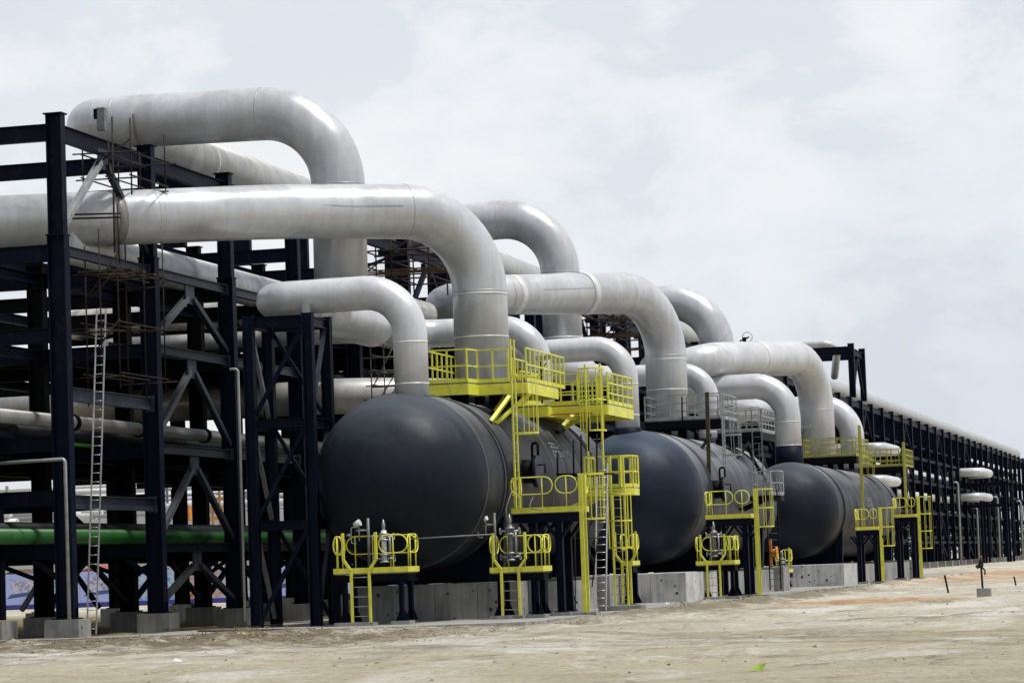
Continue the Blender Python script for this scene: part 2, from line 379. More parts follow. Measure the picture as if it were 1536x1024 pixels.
def ground_mat():
    mt, nt, b = newmat('sandy_graded_dirt')
    tc = N(nt, 'ShaderNodeTexCoord')
    def noise_(scale, st=(1, 1, 1), detail=8.0, rough=0.62, dist=0.0, off=(0, 0, 0)):
        mp = N(nt, 'ShaderNodeMapping'); mp.inputs['Scale'].default_value = st; mp.inputs['Location'].default_value = off
        nt.links.new(tc.outputs['Object'], mp.inputs['Vector'])
        n = N(nt, 'ShaderNodeTexNoise', Scale=scale, Detail=detail, Roughness=rough, Distortion=dist)
        nt.links.new(mp.outputs[0], n.inputs['Vector']); return n.outputs['Fac']
    def mix(f, a, bcol, typ='MIX'):
        m_ = N(nt, 'ShaderNodeMix', data_type='RGBA', blend_type=typ)
        for sock, val in ((m_.inputs[0], f), (m_.inputs[6], a), (m_.inputs[7], bcol)):
            if isinstance(val, (int, float)): sock.default_value = val
            elif isinstance(val, tuple): sock.default_value = (*val, 1)
            else: nt.links.new(val, sock)
        return m_.outputs[2]
    base = ramp(nt, [(0.30, (0.46, 0.405, 0.30)), (0.5, (0.66, 0.61, 0.50)), (0.72, (0.80, 0.77, 0.69))])
    nt.links.new(noise_(0.22, (1, 0.55, 1), 9.0, 0.68), base.inputs['Fac'])
    c = base.outputs['Color']
    # wheel tracks and scraper streaks along the road
    st = ramp(nt, [(0.38, 0.78), (0.62, 1.0)]); nt.links.new(noise_(0.35, (0.8, 0.5, 1), 9.0, 0.75, 1.8), st.inputs['Fac'])
    c = mix(1.0, c, st.outputs['Color'], 'MULTIPLY')
    # smoother trafficked road in the foreground, pale scraped ground behind it
    spx = N(nt, 'ShaderNodeSeparateXYZ'); nt.links.new(tc.outputs['Object'], spx.inputs[0])
    bx = N(nt, 'ShaderNodeMath', operation='MAXIMUM'); nt.links.new(spx.outputs['X'], bx.inputs[0]); bx.inputs[1].default_value = -10.0
    by = N(nt, 'ShaderNodeMath', operation='MULTIPLY_ADD'); nt.links.new(bx.outputs[0], by.inputs[0]); by.inputs[1].default_value = -3.6; nt.links.new(spx.outputs['Y'], by.inputs[2])
    bn_ = N(nt, 'ShaderNodeMath', operation='MULTIPLY_ADD'); nt.links.new(noise_(0.25, (1, 1, 1), 8.0, 0.7), bn_.inputs[0]); bn_.inputs[1].default_value = 22.0; nt.links.new(by.outputs[0], bn_.inputs[2])
    bm_ = N(nt, 'ShaderNodeMapRange'); bm_.inputs['From Min'].default_value = 58 + 36 + 9; bm_.inputs['From Max'].default_value = 58 + 36 + 14
    nt.links.new(bn_.outputs[0], bm_.inputs['Value'])
    road = ramp(nt, [(0.35, (0.47, 0.42, 0.305)), (0.65, (0.60, 0.54, 0.405))]); nt.links.new(noise_(0.5, (0.5, 1.2, 1), 8.0, 0.65, 0.8), road.inputs['Fac'])
    c = mix(bm_.outputs[0], road.outputs['Color'], c)
    bl = ramp(nt, [(0.52, 0.0), (0.60, 0.7)]); nt.links.new(noise_(0.16, (1, 0.45, 1), 9.0, 0.7, 1.0, (70, 30, 0)), bl.inputs['Fac'])
    c = mix(bl.outputs['Color'], c, (0.76, 0.74, 0.68))
    sc_ = ramp(nt, [(0.54, 0.0), (0.60, 0.65)]); nt.links.new(noise_(0.28, (0.8, 0.3, 1), 12.0, 0.78, 0.8, (15, 90, 0)), sc_.inputs['Fac'])
    scm = N(nt, 'ShaderNodeMath', operation='MULTIPLY'); nt.links.new(sc_.outputs['Color'], scm.inputs[0]); nt.links.new(bm_.outputs[0], scm.inputs[1])
    c = mix(scm.outputs[0], c, (0.25, 0.21, 0.125))
    # curved tyre tracks, worn and broken
    def track(cx, cy, r0, wd, dark):
        vs_ = N(nt, 'ShaderNodeVectorMath', operation='DISTANCE'); nt.links.new(tc.outputs['Object'], vs_.inputs[0]); vs_.inputs[1].default_value = (cx, cy, 0)
        wob = N(nt, 'ShaderNodeMath', operation='MULTIPLY_ADD'); nt.links.new(noise_(0.3), wob.inputs[0]); wob.inputs[1].default_value = 1.2; nt.links.new(vs_.outputs['Value'], wob.inputs[2])
        d1 = N(nt, 'ShaderNodeMath', operation='SUBTRACT'); nt.links.new(wob.outputs[0], d1.inputs[0]); d1.inputs[1].default_value = r0 + .6
        d2 = N(nt, 'ShaderNodeMath', operation='ABSOLUTE'); nt.links.new(d1.outputs[0], d2.inputs[0])
        d3 = N(nt, 'ShaderNodeMapRange'); d3.inputs['From Min'].default_value = wd * 1.6; d3.inputs['From Max'].default_value = wd * .5; nt.links.new(d2.outputs[0], d3.inputs['Value'])
        nn_ = ramp(nt, [(0.42, 0.15), (0.56, 1.0)]); nt.links.new(noise_(1.2, (1, 1, 1), 6, 0.7, 0, (r0, 2, 0)), nn_.inputs['Fac'])
        d4 = N(nt, 'ShaderNodeMath', operation='MULTIPLY'); nt.links.new(d3.outputs[0], d4.inputs[0]); nt.links.new(nn_.outputs['Color'], d4.inputs[1])
        d5 = N(nt, 'ShaderNodeMath', operation='MULTIPLY'); nt.links.new(d4.outputs[0], d5.inputs[0]); d5.inputs[1].default_value = dark
        return d5.outputs[0]
    for cx, cy, r0 in ((-60, -40, 112), (-60, -40, 114.2), (40, 160, 108), (40, 160, 106), (-5, 140, 78), (-5, 140, 80.1), (-80, 10, 88)):
        c = mix(track(cx, cy, r0, .45, .55), c, (0.27, 0.235, 0.165))
    # damp dark clods
    cl = ramp(nt, [(0.55, 0.0), (0.66, 0.8)]); nt.links.new(noise_(0.8, (0.9, 0.35, 1), 12.0, 0.8, 0.6), cl.inputs['Fac'])
    c = mix(cl.outputs['Color'], c, (0.13, 0.115, 0.085))
    # fine grit
    gr = ramp(nt, [(0.35, 0.70), (0.6, 1.0)]); nt.links.new(noise_(7.0, (1, 1, 1), 6.0, 0.7), gr.inputs['Fac'])
    c = mix(1.0, c, gr.outputs['Color'], 'MULTIPLY')
    # orange laterite, only out beyond the vessels and near the hydrant
    sp = N(nt, 'ShaderNodeSeparateXYZ'); nt.links.new(tc.outputs['Object'], sp.inputs[0])
    def blob(cx, cy, rx, ry):
        a = N(nt, 'ShaderNodeMath', operation='SUBTRACT'); nt.links.new(sp.outputs['X'], a.inputs[0]); a.inputs[1].default_value = cx
        a2 = N(nt, 'ShaderNodeMath', operation='DIVIDE'); nt.links.new(a.outputs[0], a2.inputs[0]); a2.inputs[1].default_value = rx
        a3 = N(nt, 'ShaderNodeMath', operation='MULTIPLY'); nt.links.new(a2.outputs[0], a3.inputs[0]); nt.links.new(a2.outputs[0], a3.inputs[1])
        b1 = N(nt, 'ShaderNodeMath', operation='SUBTRACT'); nt.links.new(sp.outputs['Y'], b1.inputs[0]); b1.inputs[1].default_value = cy
        b2 = N(nt, 'ShaderNodeMath', operation='DIVIDE'); nt.links.new(b1.outputs[0], b2.inputs[0]); b2.inputs[1].default_value = ry
        b3 = N(nt, 'ShaderNodeMath', operation='MULTIPLY_ADD'); nt.links.new(b2.outputs[0], b3.inputs[0]); nt.links.new(b2.outputs[0], b3.inputs[1]); nt.links.new(a3.outputs[0], b3.inputs[2])
        s_ = N(nt, 'ShaderNodeMath', operation='SUBTRACT'); s_.inputs[0].default_value = 1.0; nt.links.new(b3.outputs[0], s_.inputs[1])
        return s_.outputs[0]
    n_or = noise_(0.5, (1, 0.5, 1), 7.0, 0.7, 0.5, (40, 7, 0))
    for cx, cy, rx, ry, s in ((-13.8, 107.0, 4.8, 6.0, 1.0), (-17, 205, 14, 60, 0.55), (-21.5, 150, 2.2, 40, 0.4), (-30, 83, 6, 4, 0.3)):
        k = N(nt, 'ShaderNodeMath', operation='MULTIPLY_ADD'); nt.links.new(n_or, k.inputs[0]); k.inputs[1].default_value = 3.2
        nt.links.new(blob(cx, cy, rx, ry), k.inputs[2])
        rr = ramp(nt, [(0.0, 0.0), (1.0, s)])
        mr = N(nt, 'ShaderNodeMapRange'); mr.inputs['From Min'].default_value = 1.75; mr.inputs['From Max'].default_value = 2.6
        nt.links.new(k.outputs[0], mr.inputs['Value']); nt.links.new(mr.outputs[0], rr.inputs['Fac'])
        c = mix(rr.outputs['Color'], c, (0.46, 0.25, 0.10))
    k = N(nt, 'ShaderNodeMath', operation='MULTIPLY_ADD'); nt.links.new(noise_(1.1, (0.5, 1.2, 1), 10.0, 0.75, 0.4, (3, 3, 0)), k.inputs[0]); k.inputs[1].default_value = 3.0
    nt.links.new(blob(-27.5, 73.0, 11.0, 11.0), k.inputs[2])
    mr = N(nt, 'ShaderNodeMapRange'); mr.inputs['From Min'].default_value = 1.95; mr.inputs['From Max'].default_value = 2.45; mr.inputs['To Max'].default_value = 0.9
    nt.links.new(k.outputs[0], mr.inputs['Value']); c = mix(mr.outputs[0], c, (0.15, 0.12, 0.075))
    k = N(nt, 'ShaderNodeMath', operation='MULTIPLY_ADD'); nt.links.new(noise_(0.9, (1.2, 0.4, 1), 10.0, 0.75, 0.4, (13, 3, 0)), k.inputs[0]); k.inputs[1].default_value = 3.0
    nt.links.new(blob(-19.2, 118, 2.6, 50), k.inputs[2])
    mr = N(nt, 'ShaderNodeMapRange'); mr.inputs['From Min'].default_value = 1.75; mr.inputs['From Max'].default_value = 2.35; mr.inputs['To Max'].default_value = 0.85
    nt.links.new(k.outputs[0], mr.inputs['Value']); c = mix(mr.outputs[0], c, (0.20, 0.17, 0.11))
    # darker soil under the rack: brown with some green
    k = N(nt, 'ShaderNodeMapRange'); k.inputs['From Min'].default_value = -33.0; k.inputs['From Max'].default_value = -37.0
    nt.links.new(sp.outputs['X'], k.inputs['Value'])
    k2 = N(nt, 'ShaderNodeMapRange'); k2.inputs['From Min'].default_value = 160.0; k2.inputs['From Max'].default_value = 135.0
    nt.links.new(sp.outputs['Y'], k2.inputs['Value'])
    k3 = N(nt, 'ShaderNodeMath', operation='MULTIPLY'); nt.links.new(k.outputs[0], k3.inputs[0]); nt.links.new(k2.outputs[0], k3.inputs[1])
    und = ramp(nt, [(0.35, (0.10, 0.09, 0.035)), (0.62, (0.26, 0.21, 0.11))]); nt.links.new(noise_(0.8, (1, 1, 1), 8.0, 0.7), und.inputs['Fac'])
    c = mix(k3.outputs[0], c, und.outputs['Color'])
    nt.links.new(c, b.inputs['Base Color'])
    b.inputs['Roughness'].default_value = 0.97; b.inputs['Specular IOR Level'].default_value = 0.1
    bp = N(nt, 'ShaderNodeBump', Strength=1.0, Distance=0.25)
    nt.links.new(noise_(1.6, (1, 0.5, 1), 12.0, 0.75), bp.inputs['Height']); nt.links.new(bp.outputs['Normal'], b.inputs['Normal'])
    return mt
M['ground'] = ground_mat()
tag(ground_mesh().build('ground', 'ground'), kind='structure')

# clods, gravel and dry grass tufts strewn over the dirt: one uncountable mass
def clods():
    mb = MB(); rnd = random.Random(3)
    for _ in range(4200):
        z_ = rnd.random()
        if z_ < 0.50: x = rnd.uniform(-36.0, -19); y = rnd.gauss(75.2 - (x + 30) * 0.15, 3.6)
        elif z_ < 0.85: y = rnd.uniform(84, 190); x = -20.6 + rnd.expovariate(1.1)
        else: y = rnd.uniform(42, 130); x = -13 * y / 44 * rnd.uniform(-0.1, 1.35); 
        if x < -20.9 and y > 81.0: continue
        s = abs(rnd.gauss(0, 0.022)) + 0.010
        if rnd.random() < 0.006: s *= 2.4
        pts = []
        for k in range(6):
            d = V((rnd.gauss(0, 1), rnd.gauss(0, 1), rnd.gauss(0, 1))).normalized() * s * rnd.uniform(0.6, 1.2)
            pts.append((x + (s if k == 0 else -s if k == 1 else 0) + d.x * .4, y + (s if k == 2 else -s if k == 3 else 0) + d.y * .4, gz(x, y) + (s * .8 if k == 4 else -s if k == 5 else 0) + d.z * .2))
        mb.add(pts, [(0,2,4),(2,1,4),(1,3,4),(3,0,4),(2,0,5),(1,2,5),(3,1,5),(0,3,5)])
    return mb
def gz(xx, yy):
    p = V((xx, yy, 0))
    z = noise.noise(p * 0.16) * 0.10 + noise.noise(p * 0.6 + V((9, 3, 0))) * 0.05 + noise.noise(p * 1.7) * 0.028 - 0.06
    if yy < 66: z -= (66 - yy) * 0.003
    e = xx + 20.2
    if xx > -21 and 84 < yy < 260: z += 0.16 * math.exp(-((e - 1.6) / 1.2) ** 2) * (0.5 + noise.noise(V((yy * 0.2, 3, 0))))
    return z + soil(xx, yy)
M['clod'] = basic('dry_clods', (0.13, 0.105, 0.07), 0.95, 0, 0.5, 0.9, 0.1, c2=(0.34, 0.30, 0.24))
tag(clods().build('gravel', 'clod'), 'loose clods and gravel strewn over the pale graded dirt', 'gravel', kind='stuff')
def tufts():
    mb = MB(); rnd = random.Random(11)
    for _ in range(1500):
        q = rnd.random()
        if q < 0.45: x = rnd.uniform(-34.5, -26); y = rnd.gauss(77.0 - (x + 30) * 0.12, 1.3)
        elif q < 0.75: y = rnd.uniform(95, 175); x = -20.4 + abs(rnd.gauss(0, 0.7))
        else: x = rnd.uniform(-48, -36); y = rnd.uniform(84, 118)
        if rnd.random() > 0.25 + noise.noise(V((x * .5, y * .5, 1))) * 1.5: continue
        for k in range(5):
            a = rnd.uniform(0, 2 * PI); h = rnd.uniform(0.05, 0.20); w = 0.012
            bx = x + rnd.gauss(0, .06); by = y + rnd.gauss(0, .06); z = -0.03 if x < -35 else gz(x, y) - 0.01
            dx = math.cos(a) * h * 0.6; dy = math.sin(a) * h * 0.6
            mb.add([(bx - w, by, z), (bx + w, by, z), (bx + dx, by + dy, z + h)], [(0, 1, 2)])
    return mb
M['tuft'] = basic('dry_olive_grass', (0.15, 0.14, 0.055), 0.9, 0, 0.5, 0.7, 0.1, c2=(0.26, 0.21, 0.10))
tag(tufts().build('dry_grass', 'tuft'), 'thin dry grass growing along the concrete edge', 'grass', kind='stuff')

# concrete paving under the rack and the vessels, with a real kerb step
slab = MB()
slab.prism([(-48.5, 82.0), (-34.1, 82.0), (-29.6, 83.2), (-24.6, 84.2), (-20.9, 85.2), (-21.0, 104), (-20.7, 133), (-20.5, 178), (-20.5, 230), (-33.0, 230), (-33.0, 88.5), (-33.3, 84.0), (-48.5, 83.6)][::1], -0.2, 0.03)
tag(slab.build('pavement', 'conc_slab'), kind='structure')
strip = MB(); strip.prism([(-37.5, 80.6), (-34.4, 80.4), (-29.7, 81.6), (-25.2, 82.9), (-20.85, 84.0), (-20.9, 84.9), (-24.7, 83.9), (-29.7, 82.9), (-34.0, 81.7), (-37.5, 81.7)], -0.2, 0.05)
tag(strip.build('kerb_strip', 'conc_slab'), kind='structure')

# ------------------------------------------------------------------ world and sun
w = bpy.data.worlds.new('World'); sc.world = w; w.use_nodes = True
nt = w.node_tree; bg = nt.nodes['Background']
SUN_EL, SUN_AZ = R(68), R(95)      # azimuth measured from +Y towards +X
sky = N(nt, 'ShaderNodeTexSky', sky_type='NISHITA', sun_disc=False)
sky.sun_elevation = SUN_EL; sky.sun_rotation = SUN_AZ
sky.dust_density = 2.0
tc = N(nt, 'ShaderNodeTexCoord')
sp = N(nt, 'ShaderNodeSeparateXYZ'); nt.links.new(tc.outputs['Generated'], sp.inputs[0])
def wn(scale, st, detail, rough, dist=0.0, off=(0, 0, 0)):
    mp = N(nt, 'ShaderNodeMapping'); mp.inputs['Scale'].default_value = st; mp.inputs['Location'].default_value = off
    nt.links.new(tc.outputs['Generated'], mp.inputs['Vector'])
    n = N(nt, 'ShaderNodeTexNoise', Scale=scale, Detail=detail, Roughness=rough, Distortion=dist)
    nt.links.new(mp.outputs[0], n.inputs['Vector']); return n.outputs['Fac']
# cloud cover: broad soft veil plus billowing cumulus; a little blue-grey towards the lower right
veil = ramp(nt, [(0.36, (0.67, 0.70, 0.75)), (0.64, (0.74, 0.765, 0.80))]); nt.links.new(wn(4.5, (1, 1, 1.8), 6.0, 0.5, 0.3, (3.1, 0.4, 0.2)), veil.inputs['Fac'])
cmask = ramp(nt, [(0.0, 0.0), (0.06, 0.10), (0.10, 0.16), (0.150, 0.10), (0.19, 0.0)]); nt.links.new(sp.outputs['Z'], cmask.inputs['Fac'])
cadd = N(nt, 'ShaderNodeMath', operation='ADD'); nt.links.new(cmask.outputs['Color'], cadd.inputs[0]); nt.links.new(wn(17.0, (1, 1, 1.7), 12.0, 0.56, 0.25, (1.3, 2.2, 0.55)), cadd.inputs[1])
cum = ramp(nt, [(0.52, 0.0), (0.60, 0.50), (0.76, 0.9)]); nt.links.new(cadd.outputs[0], cum.inputs['Fac'])
mx = N(nt, 'ShaderNodeMix', data_type='RGBA'); nt.links.new(cum.outputs['Color'], mx.inputs[0]); nt.links.new(veil.outputs['Color'], mx.inputs[6]); mx.inputs[7].default_value = (0.86, 0.87, 0.875, 1)
gx = N(nt, 'ShaderNodeMapRange'); gx.inputs['From Min'].default_value = -0.30; gx.inputs['From Max'].default_value = -0.02; nt.links.new(sp.outputs['X'], gx.inputs['Value'])
gz_ = N(nt, 'ShaderNodeMapRange'); gz_.inputs['From Min'].default_value = 0.17; gz_.inputs['From Max'].default_value = 0.03; nt.links.new(sp.outputs['Z'], gz_.inputs['Value'])
gm = N(nt, 'ShaderNodeMath', operation='MULTIPLY'); nt.links.new(gx.outputs[0], gm.inputs[0]); nt.links.new(gz_.outputs[0], gm.inputs[1])
gm2 = N(nt, 'ShaderNodeMath', operation='MULTIPLY'); nt.links.new(gm.outputs[0], gm2.inputs[0]); gm2.inputs[1].default_value = 0.85
mxb = N(nt, 'ShaderNodeMix', data_type='RGBA'); nt.links.new(gm2.outputs[0], mxb.inputs[0]); nt.links.new(mx.outputs[2], mxb.inputs[6]); mxb.inputs[7].default_value = (0.56, 0.62, 0.71, 1)
mx = mxb
# the cloud deck thins and darkens behind the photographer
dk = N(nt, 'ShaderNodeMapRange'); dk.inputs['From Min'].default_value = -0.5; dk.inputs['From Max'].default_value = 0.65; dk.inputs['To Min'].default_value = 0.66; dk.inputs['To Max'].default_value = 1.0
nt.links.new(sp.outputs['Y'], dk.inputs['Value'])
zr = N(nt, 'ShaderNodeMapRange'); zr.inputs['From Min'].default_value = 0.3; zr.inputs['From Max'].default_value = 0.95; zr.inputs['To Min'].default_value = 0.0; zr.inputs['To Max'].default_value = 0.55
nt.links.new(sp.outputs['Z'], zr.inputs['Value'])
mxm = N(nt, 'ShaderNodeMath', operation='MAXIMUM'); nt.links.new(dk.outputs[0], mxm.inputs[0]); nt.links.new(zr.outputs[0], mxm.inputs[1])
ml = N(nt, 'ShaderNodeVectorMath', operation='SCALE'); nt.links.new(mx.outputs[2], ml.inputs[0]); nt.links.new(mxm.outputs[0], ml.inputs['Scale'])
sks = N(nt, 'ShaderNodeVectorMath', operation='SCALE'); nt.links.new(sky.outputs[0], sks.inputs[0]); sks.inputs['Scale'].default_value = 0.12
fin = N(nt, 'ShaderNodeMix', data_type='RGBA'); fin.inputs[0].default_value = 0.90
nt.links.new(sks.outputs[0], fin.inputs[6]); nt.links.new(ml.outputs[0], fin.inputs[7])
nt.links.new(fin.outputs[2], bg.inputs['Color']); bg.inputs['Strength'].default_value = 1.13

sd = bpy.data.lights.new('sun', 'SUN'); sun = bpy.data.objects.new('sun', sd); col.objects.link(sun)
sd.energy = 3.4; sd.angle = R(7); sd.color = (1.0, 0.965, 0.91)
sdir = V((math.sin(SUN_AZ) * math.cos(SUN_EL), math.cos(SUN_AZ) * math.cos(SUN_EL), math.sin(SUN_EL)))
sun.rotation_euler = (-sdir).to_track_quat('-Z', 'Y').to_euler()

# ------------------------------------------------------------------ pipe rack
LV = [2.88, 4.50, 6.15, 9.45, 12.0]
frames = [83.2 + 7.6 * i for i in range(27)]
while frames[-1] < 500: frames.append(frames[-1] + 8.3)
ROWS = [-34.95, -38.95, -45.5]
rack = thing('pipe_rack', 'long dark navy steel pipe rack running away behind the three vessels', 'pipe rack')
far = MB(); counts = {}
def rk(kind, fn, near, mat='steel', limit=95):
    """near pieces are parts of their own, the rest goes into one far mesh"""
    if near and counts.get(kind, 0) < limit:
        counts[kind] = counts.get(kind, 0) + 1
        mb = MB(); fn(mb); return mb.build(kind, mat, rack)
    fn(far)
for i, y in enumerate(frames):
    nearf = i < 9
    for r_, x in enumerate(ROWS):
        zt = 16.0 if r_ == 0 else (12.3 if i < 2 else 14.35)
        n_ = (r_ == 0) or nearf
        def post(mb, x=x, y=y, zt=zt, r_=r_):
            if nearf:
                w1 = 0.52
                mb.ibeam((x, y, 0.62), (x, y, 12.25), 0.40, w1 + .05, (1, 0, 0), 0.035)
                mb.ibeam((x, y, 12.30), (x, y, zt), 0.36, w1 - .02, (1, 0, 0), 0.03)
                mb.box((x - .30, y - .26, 12.25), (x + .30, y + .26, 12.30))
                mb.box((x - .31, y - .24, zt), (x + .31, y + .24, zt + .04))
                mb.box((x - .38, y - .30, 0.58), (x + .38, y + .30, 0.62))
                for bx_ in (-.18, -.06, .06, .18):
                    for bz_ in (12.31, 12.18): mb.box((x + bx_ - .02, y - .24, bz_), (x + bx_ + .02, y - .20, bz_ + .05))
                for sx in (-1, 1): mb.prism([(x + sx * .27, y - .02), (x + sx * .36, y - .02), (x + sx * .36, y + .02), (x + sx * .27, y + .02)], .62, .95)
            else:
                mb.ibeam((x, y, 0.6), (x, y, zt), 0.42, 0.5, (1, 0, 0), 0.035)
        rk('post', post, n_, 'steel' if r_ == 0 else 'black')  # inner rows blacker than the front row, shade put into the colour
        rk('footing', lambda mb, x=x, y=y: mb.box((x - .56, y - .48, -0.3), (x + .56, y + .48, .58)), n_, 'conc')
    # cross beams
    zs = LV + ([16.0 - 0.28] if i < 3 or i > 20 else [14.1])
    for k, z in enumerate(zs):
        if k == 1 and i > 1: continue
        d = 0.52 if z > 11 else 0.46
        xa, xb = (ROWS[0] - .27, -47.5) if k < 6 else (ROWS[0], -40)
        if z > 15 and i > 20: xb = -40.0
        def cb(mb, y=y, z=z, d=d, xa=xa, xb=xb): mb.ibeam((xa, y, z - d / 2), (xb, y, z - d / 2), 0.24, d)
        rk('cross_beam', cb, nearf or (k > 3 and i < 22), 'steel' if i < 2 or k > 4 else 'black')  # deeper beams take black, the rack's shade painted in
    # knee braces under the lower cross beams
    if i < 16:
        for z in (LV[0],):
            for xa, xb in ((ROWS[0], ROWS[1]), (ROWS[1], ROWS[2])):
                sp_ = abs(xb - xa) * 0.24
                for x0, s_ in ((xa, -1), (xb, 1)):
                    def kn(mb, x0=x0, s_=s_, z=z, y=y, sp_=sp_): mb.bar((x0 + s_ * .25, y, z - 1.05), (x0 + s_ * (sp_ + .10), y, z - .5), 0.12, 0.14, (0, 0, 1))
                    rk('knee_brace', kn, i < 5)
    if i + 1 == len(frames): break
    y2 = frames[i + 1]
    # front longitudinals
    lz = [15.72, 12.0, 9.45, 6.15, 2.88]
    if i == 0: lz = [15.72, 12.0, 7.65, 4.35]
    for k, z in enumerate(lz):
        h = .5 if z > 15 else (.42 if i == 0 and z < 8 else .30)
        near = i < 14 or k < 2
        def lb(mb, z=z, h=h, y=y, y2=y2):
            mb.ibeam((ROWS[0], y + .245, z - h / 2), (ROWS[0], y2 - .245, z - h / 2), 0.22, h)
            for ye, s2 in ((y + .21, 1), (y2 - .21, -1)): mb.box((ROWS[0] - .15, ye, z - h - .06), (ROWS[0] + .15, ye + s2 * .033, z + .06))
        rk('side_beam', lb, near, 'steel' if z > 15 else ('steel_grey' if i < 4 and z > 3 else 'steel'))
    for x in ROWS[1:]:
        for z in (14.1, 12.0, 9.45, 6.15):
            if z > 14 and i < 2: continue
            rk('inner_beam', lambda mb, x=x, z=z, y=y, y2=y2: mb.ibeam((x, y + .22, z - .2), (x, y2 - .22, z - .2), 0.22, .36), i < 6)
    # inverted V bracing
    if i % 4 == 1 or i == 0:
        ym = (y + y2) / 2
        vz = [(15.72, 12.3), (12.0, 9.5), (9.45, 6.2), (6.15, 2.9), (2.88, .75)] if i % 4 == 1 else [(15.72, 12.3)]
        if i == 1: vz = vz[1:]
        for zt, zb in vz:
            rk('gusset', lambda mb, zt=zt, ym=ym: mb.prism([(ROWS[0] - .02, ym - .42), (ROWS[0] + .02, ym - .42), (ROWS[0] + .02, ym + .42), (ROWS[0] - .02, ym + .42)], zt - .95, zt - .30), i < 12, 'steel_grey')
            for s_, ye in ((-1, y + .2), (1, y2 - .2)):
                def br(mb, s_=s_, ye=ye, zt=zt, zb=zb, ym=ym): mb.ibeam((ROWS[0], ym + s_ * .25, zt - .75), (ROWS[0], ye, zb + .15), .18, .20, (1, 0, 0), .02)
                rk('brace', br, i < 12, 'galv' if (i == 0 and s_ < 0) else 'brace_grey' if (i < 2 and s_ < 0) else 'steel_grey' if i < 2 else 'steel')  # left braces get lighter materials, painting in the light on them
    # bracing in the second row, seen through the lower openings
    if i in (1, 2, 3, 4, 5):
        ym = (y + y2) / 2
        for zt, zb in ((2.88, .75),):
            for s_, ye in ((-1, y + .2), (1, y2 - .2)):
                rk('inner_brace', lambda mb, s_=s_, ye=ye, zt=zt, zb=zb, ym=ym: mb.bar((ROWS[1], ym + s_ * .2, zt - .5), (ROWS[1], ye, zb + .1), .16, .16, (1, 0, 0)), True, 'steel')
# cross V braces between the inner rows
for zt, zb in ((4.7, 3.2), (2.88, .75)):
    for s_ in (-1, 1):
        rk('cross_brace', lambda mb, zt=zt, zb=zb, s_=s_: mb.bar((-41.6 + s_ * .2, 98.4, zt - .3), (-41.6 + s_ * 1.5, 98.4, zb), .16, .16, (0, 1, 0)), True, 'galv_dull' if s_ < 0 else 'steel')  # left brace paler than its twin, light painted into the colour
# side frame that stands on the first frame, off to the left edge
rk('stub_post', lambda mb: mb.ibeam((-37.25, 83.2, .62), (-37.25, 83.2, 4.3), .36, .46, (1, 0, 0), .03), True)
rk('stub_footing', lambda mb: mb.box((-37.9, 82.4, -.3), (-36.75, 83.6, .58)), True, 'conc')
fo = far.build('far_steelwork', 'steel', rack); fo['kind'] = 'stuff'
settle(rack, (ROWS[0], frames[0], 0))

# tall goal-post frame standing on the far rack
tf = thing('goal_post_frame', 'tall dark steel goal post frame rising above the far rack under a bent white pipe', 'steel frame')
for y in (268.5, 276.3):
    MB().ibeam((-34.95, y, 16.05), (-34.95, y, 21.05), .5, .55, (1, 0, 0), .04).build('post', 'steel', tf)
    MB().ibeam((-35.25, y, 20.4), (-43.5, y, 20.4), .35, .75, (0, 0, 1), .04).build('beam', 'steel', tf)
MB().ibeam((-34.95, 268.8, 20.3), (-34.95, 276.0, 20.3), .35, .6).build('beam', 'steel', tf)
MB().bar((-34.95, 272.4, 20.0), (-34.95, 268.8, 16.3), .25, .25, (1, 0, 0)).build('brace', 'steel', tf)
MB().bar((-34.95, 272.4, 20.0), (-34.95, 276.0, 16.3), .25, .25, (1, 0, 0)).build('brace', 'steel', tf)
settle(tf, (-34.95, 268.5, 16.05))

# ------------------------------------------------------------------ large pipes
def pipe(name, label, pts, Rb, r, mat='pipe', n=40, bands=(), group=None, cat='pipe', rr=None, seams=True, seg=14):
    path = bend(pts, Rb, seg)
    o = thing(name, label, cat, group)
    rad = r if rr is None else rr(path)
    MB().tube(path, rad, n).build('pipe_run', mat, o)
    if r > .4:
        for i_ in range(1, len(pts) - 1):
            A, B, C_ = V(pts[i_-1]), V(pts[i_]), V(pts[i_+1]); u1 = (A - B).normalized(); u2 = (C_ - B).normalized(); ang = u1.angle(u2)
            rb = Rb[i_-1] if isinstance(Rb, (list, tuple)) else Rb
            d_ = rb / math.tan(ang / 2)
            if ang > 2.7: continue
            for u_ in (u1, u2):
                c_ = B + u_ * (d_ + .02)
                q_ = rad if not isinstance(rad, list) else rad[min(range(len(path)), key=lambda z_: (path[z_] - c_).length)]
                ring(c_, u_, q_ + .007, .035, n).build('weld_seam', 'seam_pale', o)
    for c, ax, bw, bm in bands:
        ring(c, ax, (bw[1] if isinstance(bw, tuple) else r + .012), bw[0] if isinstance(bw, tuple) else bw, n).build('weld_and_shadow_band', bm, o)
    settle(o, path[0])
    return o

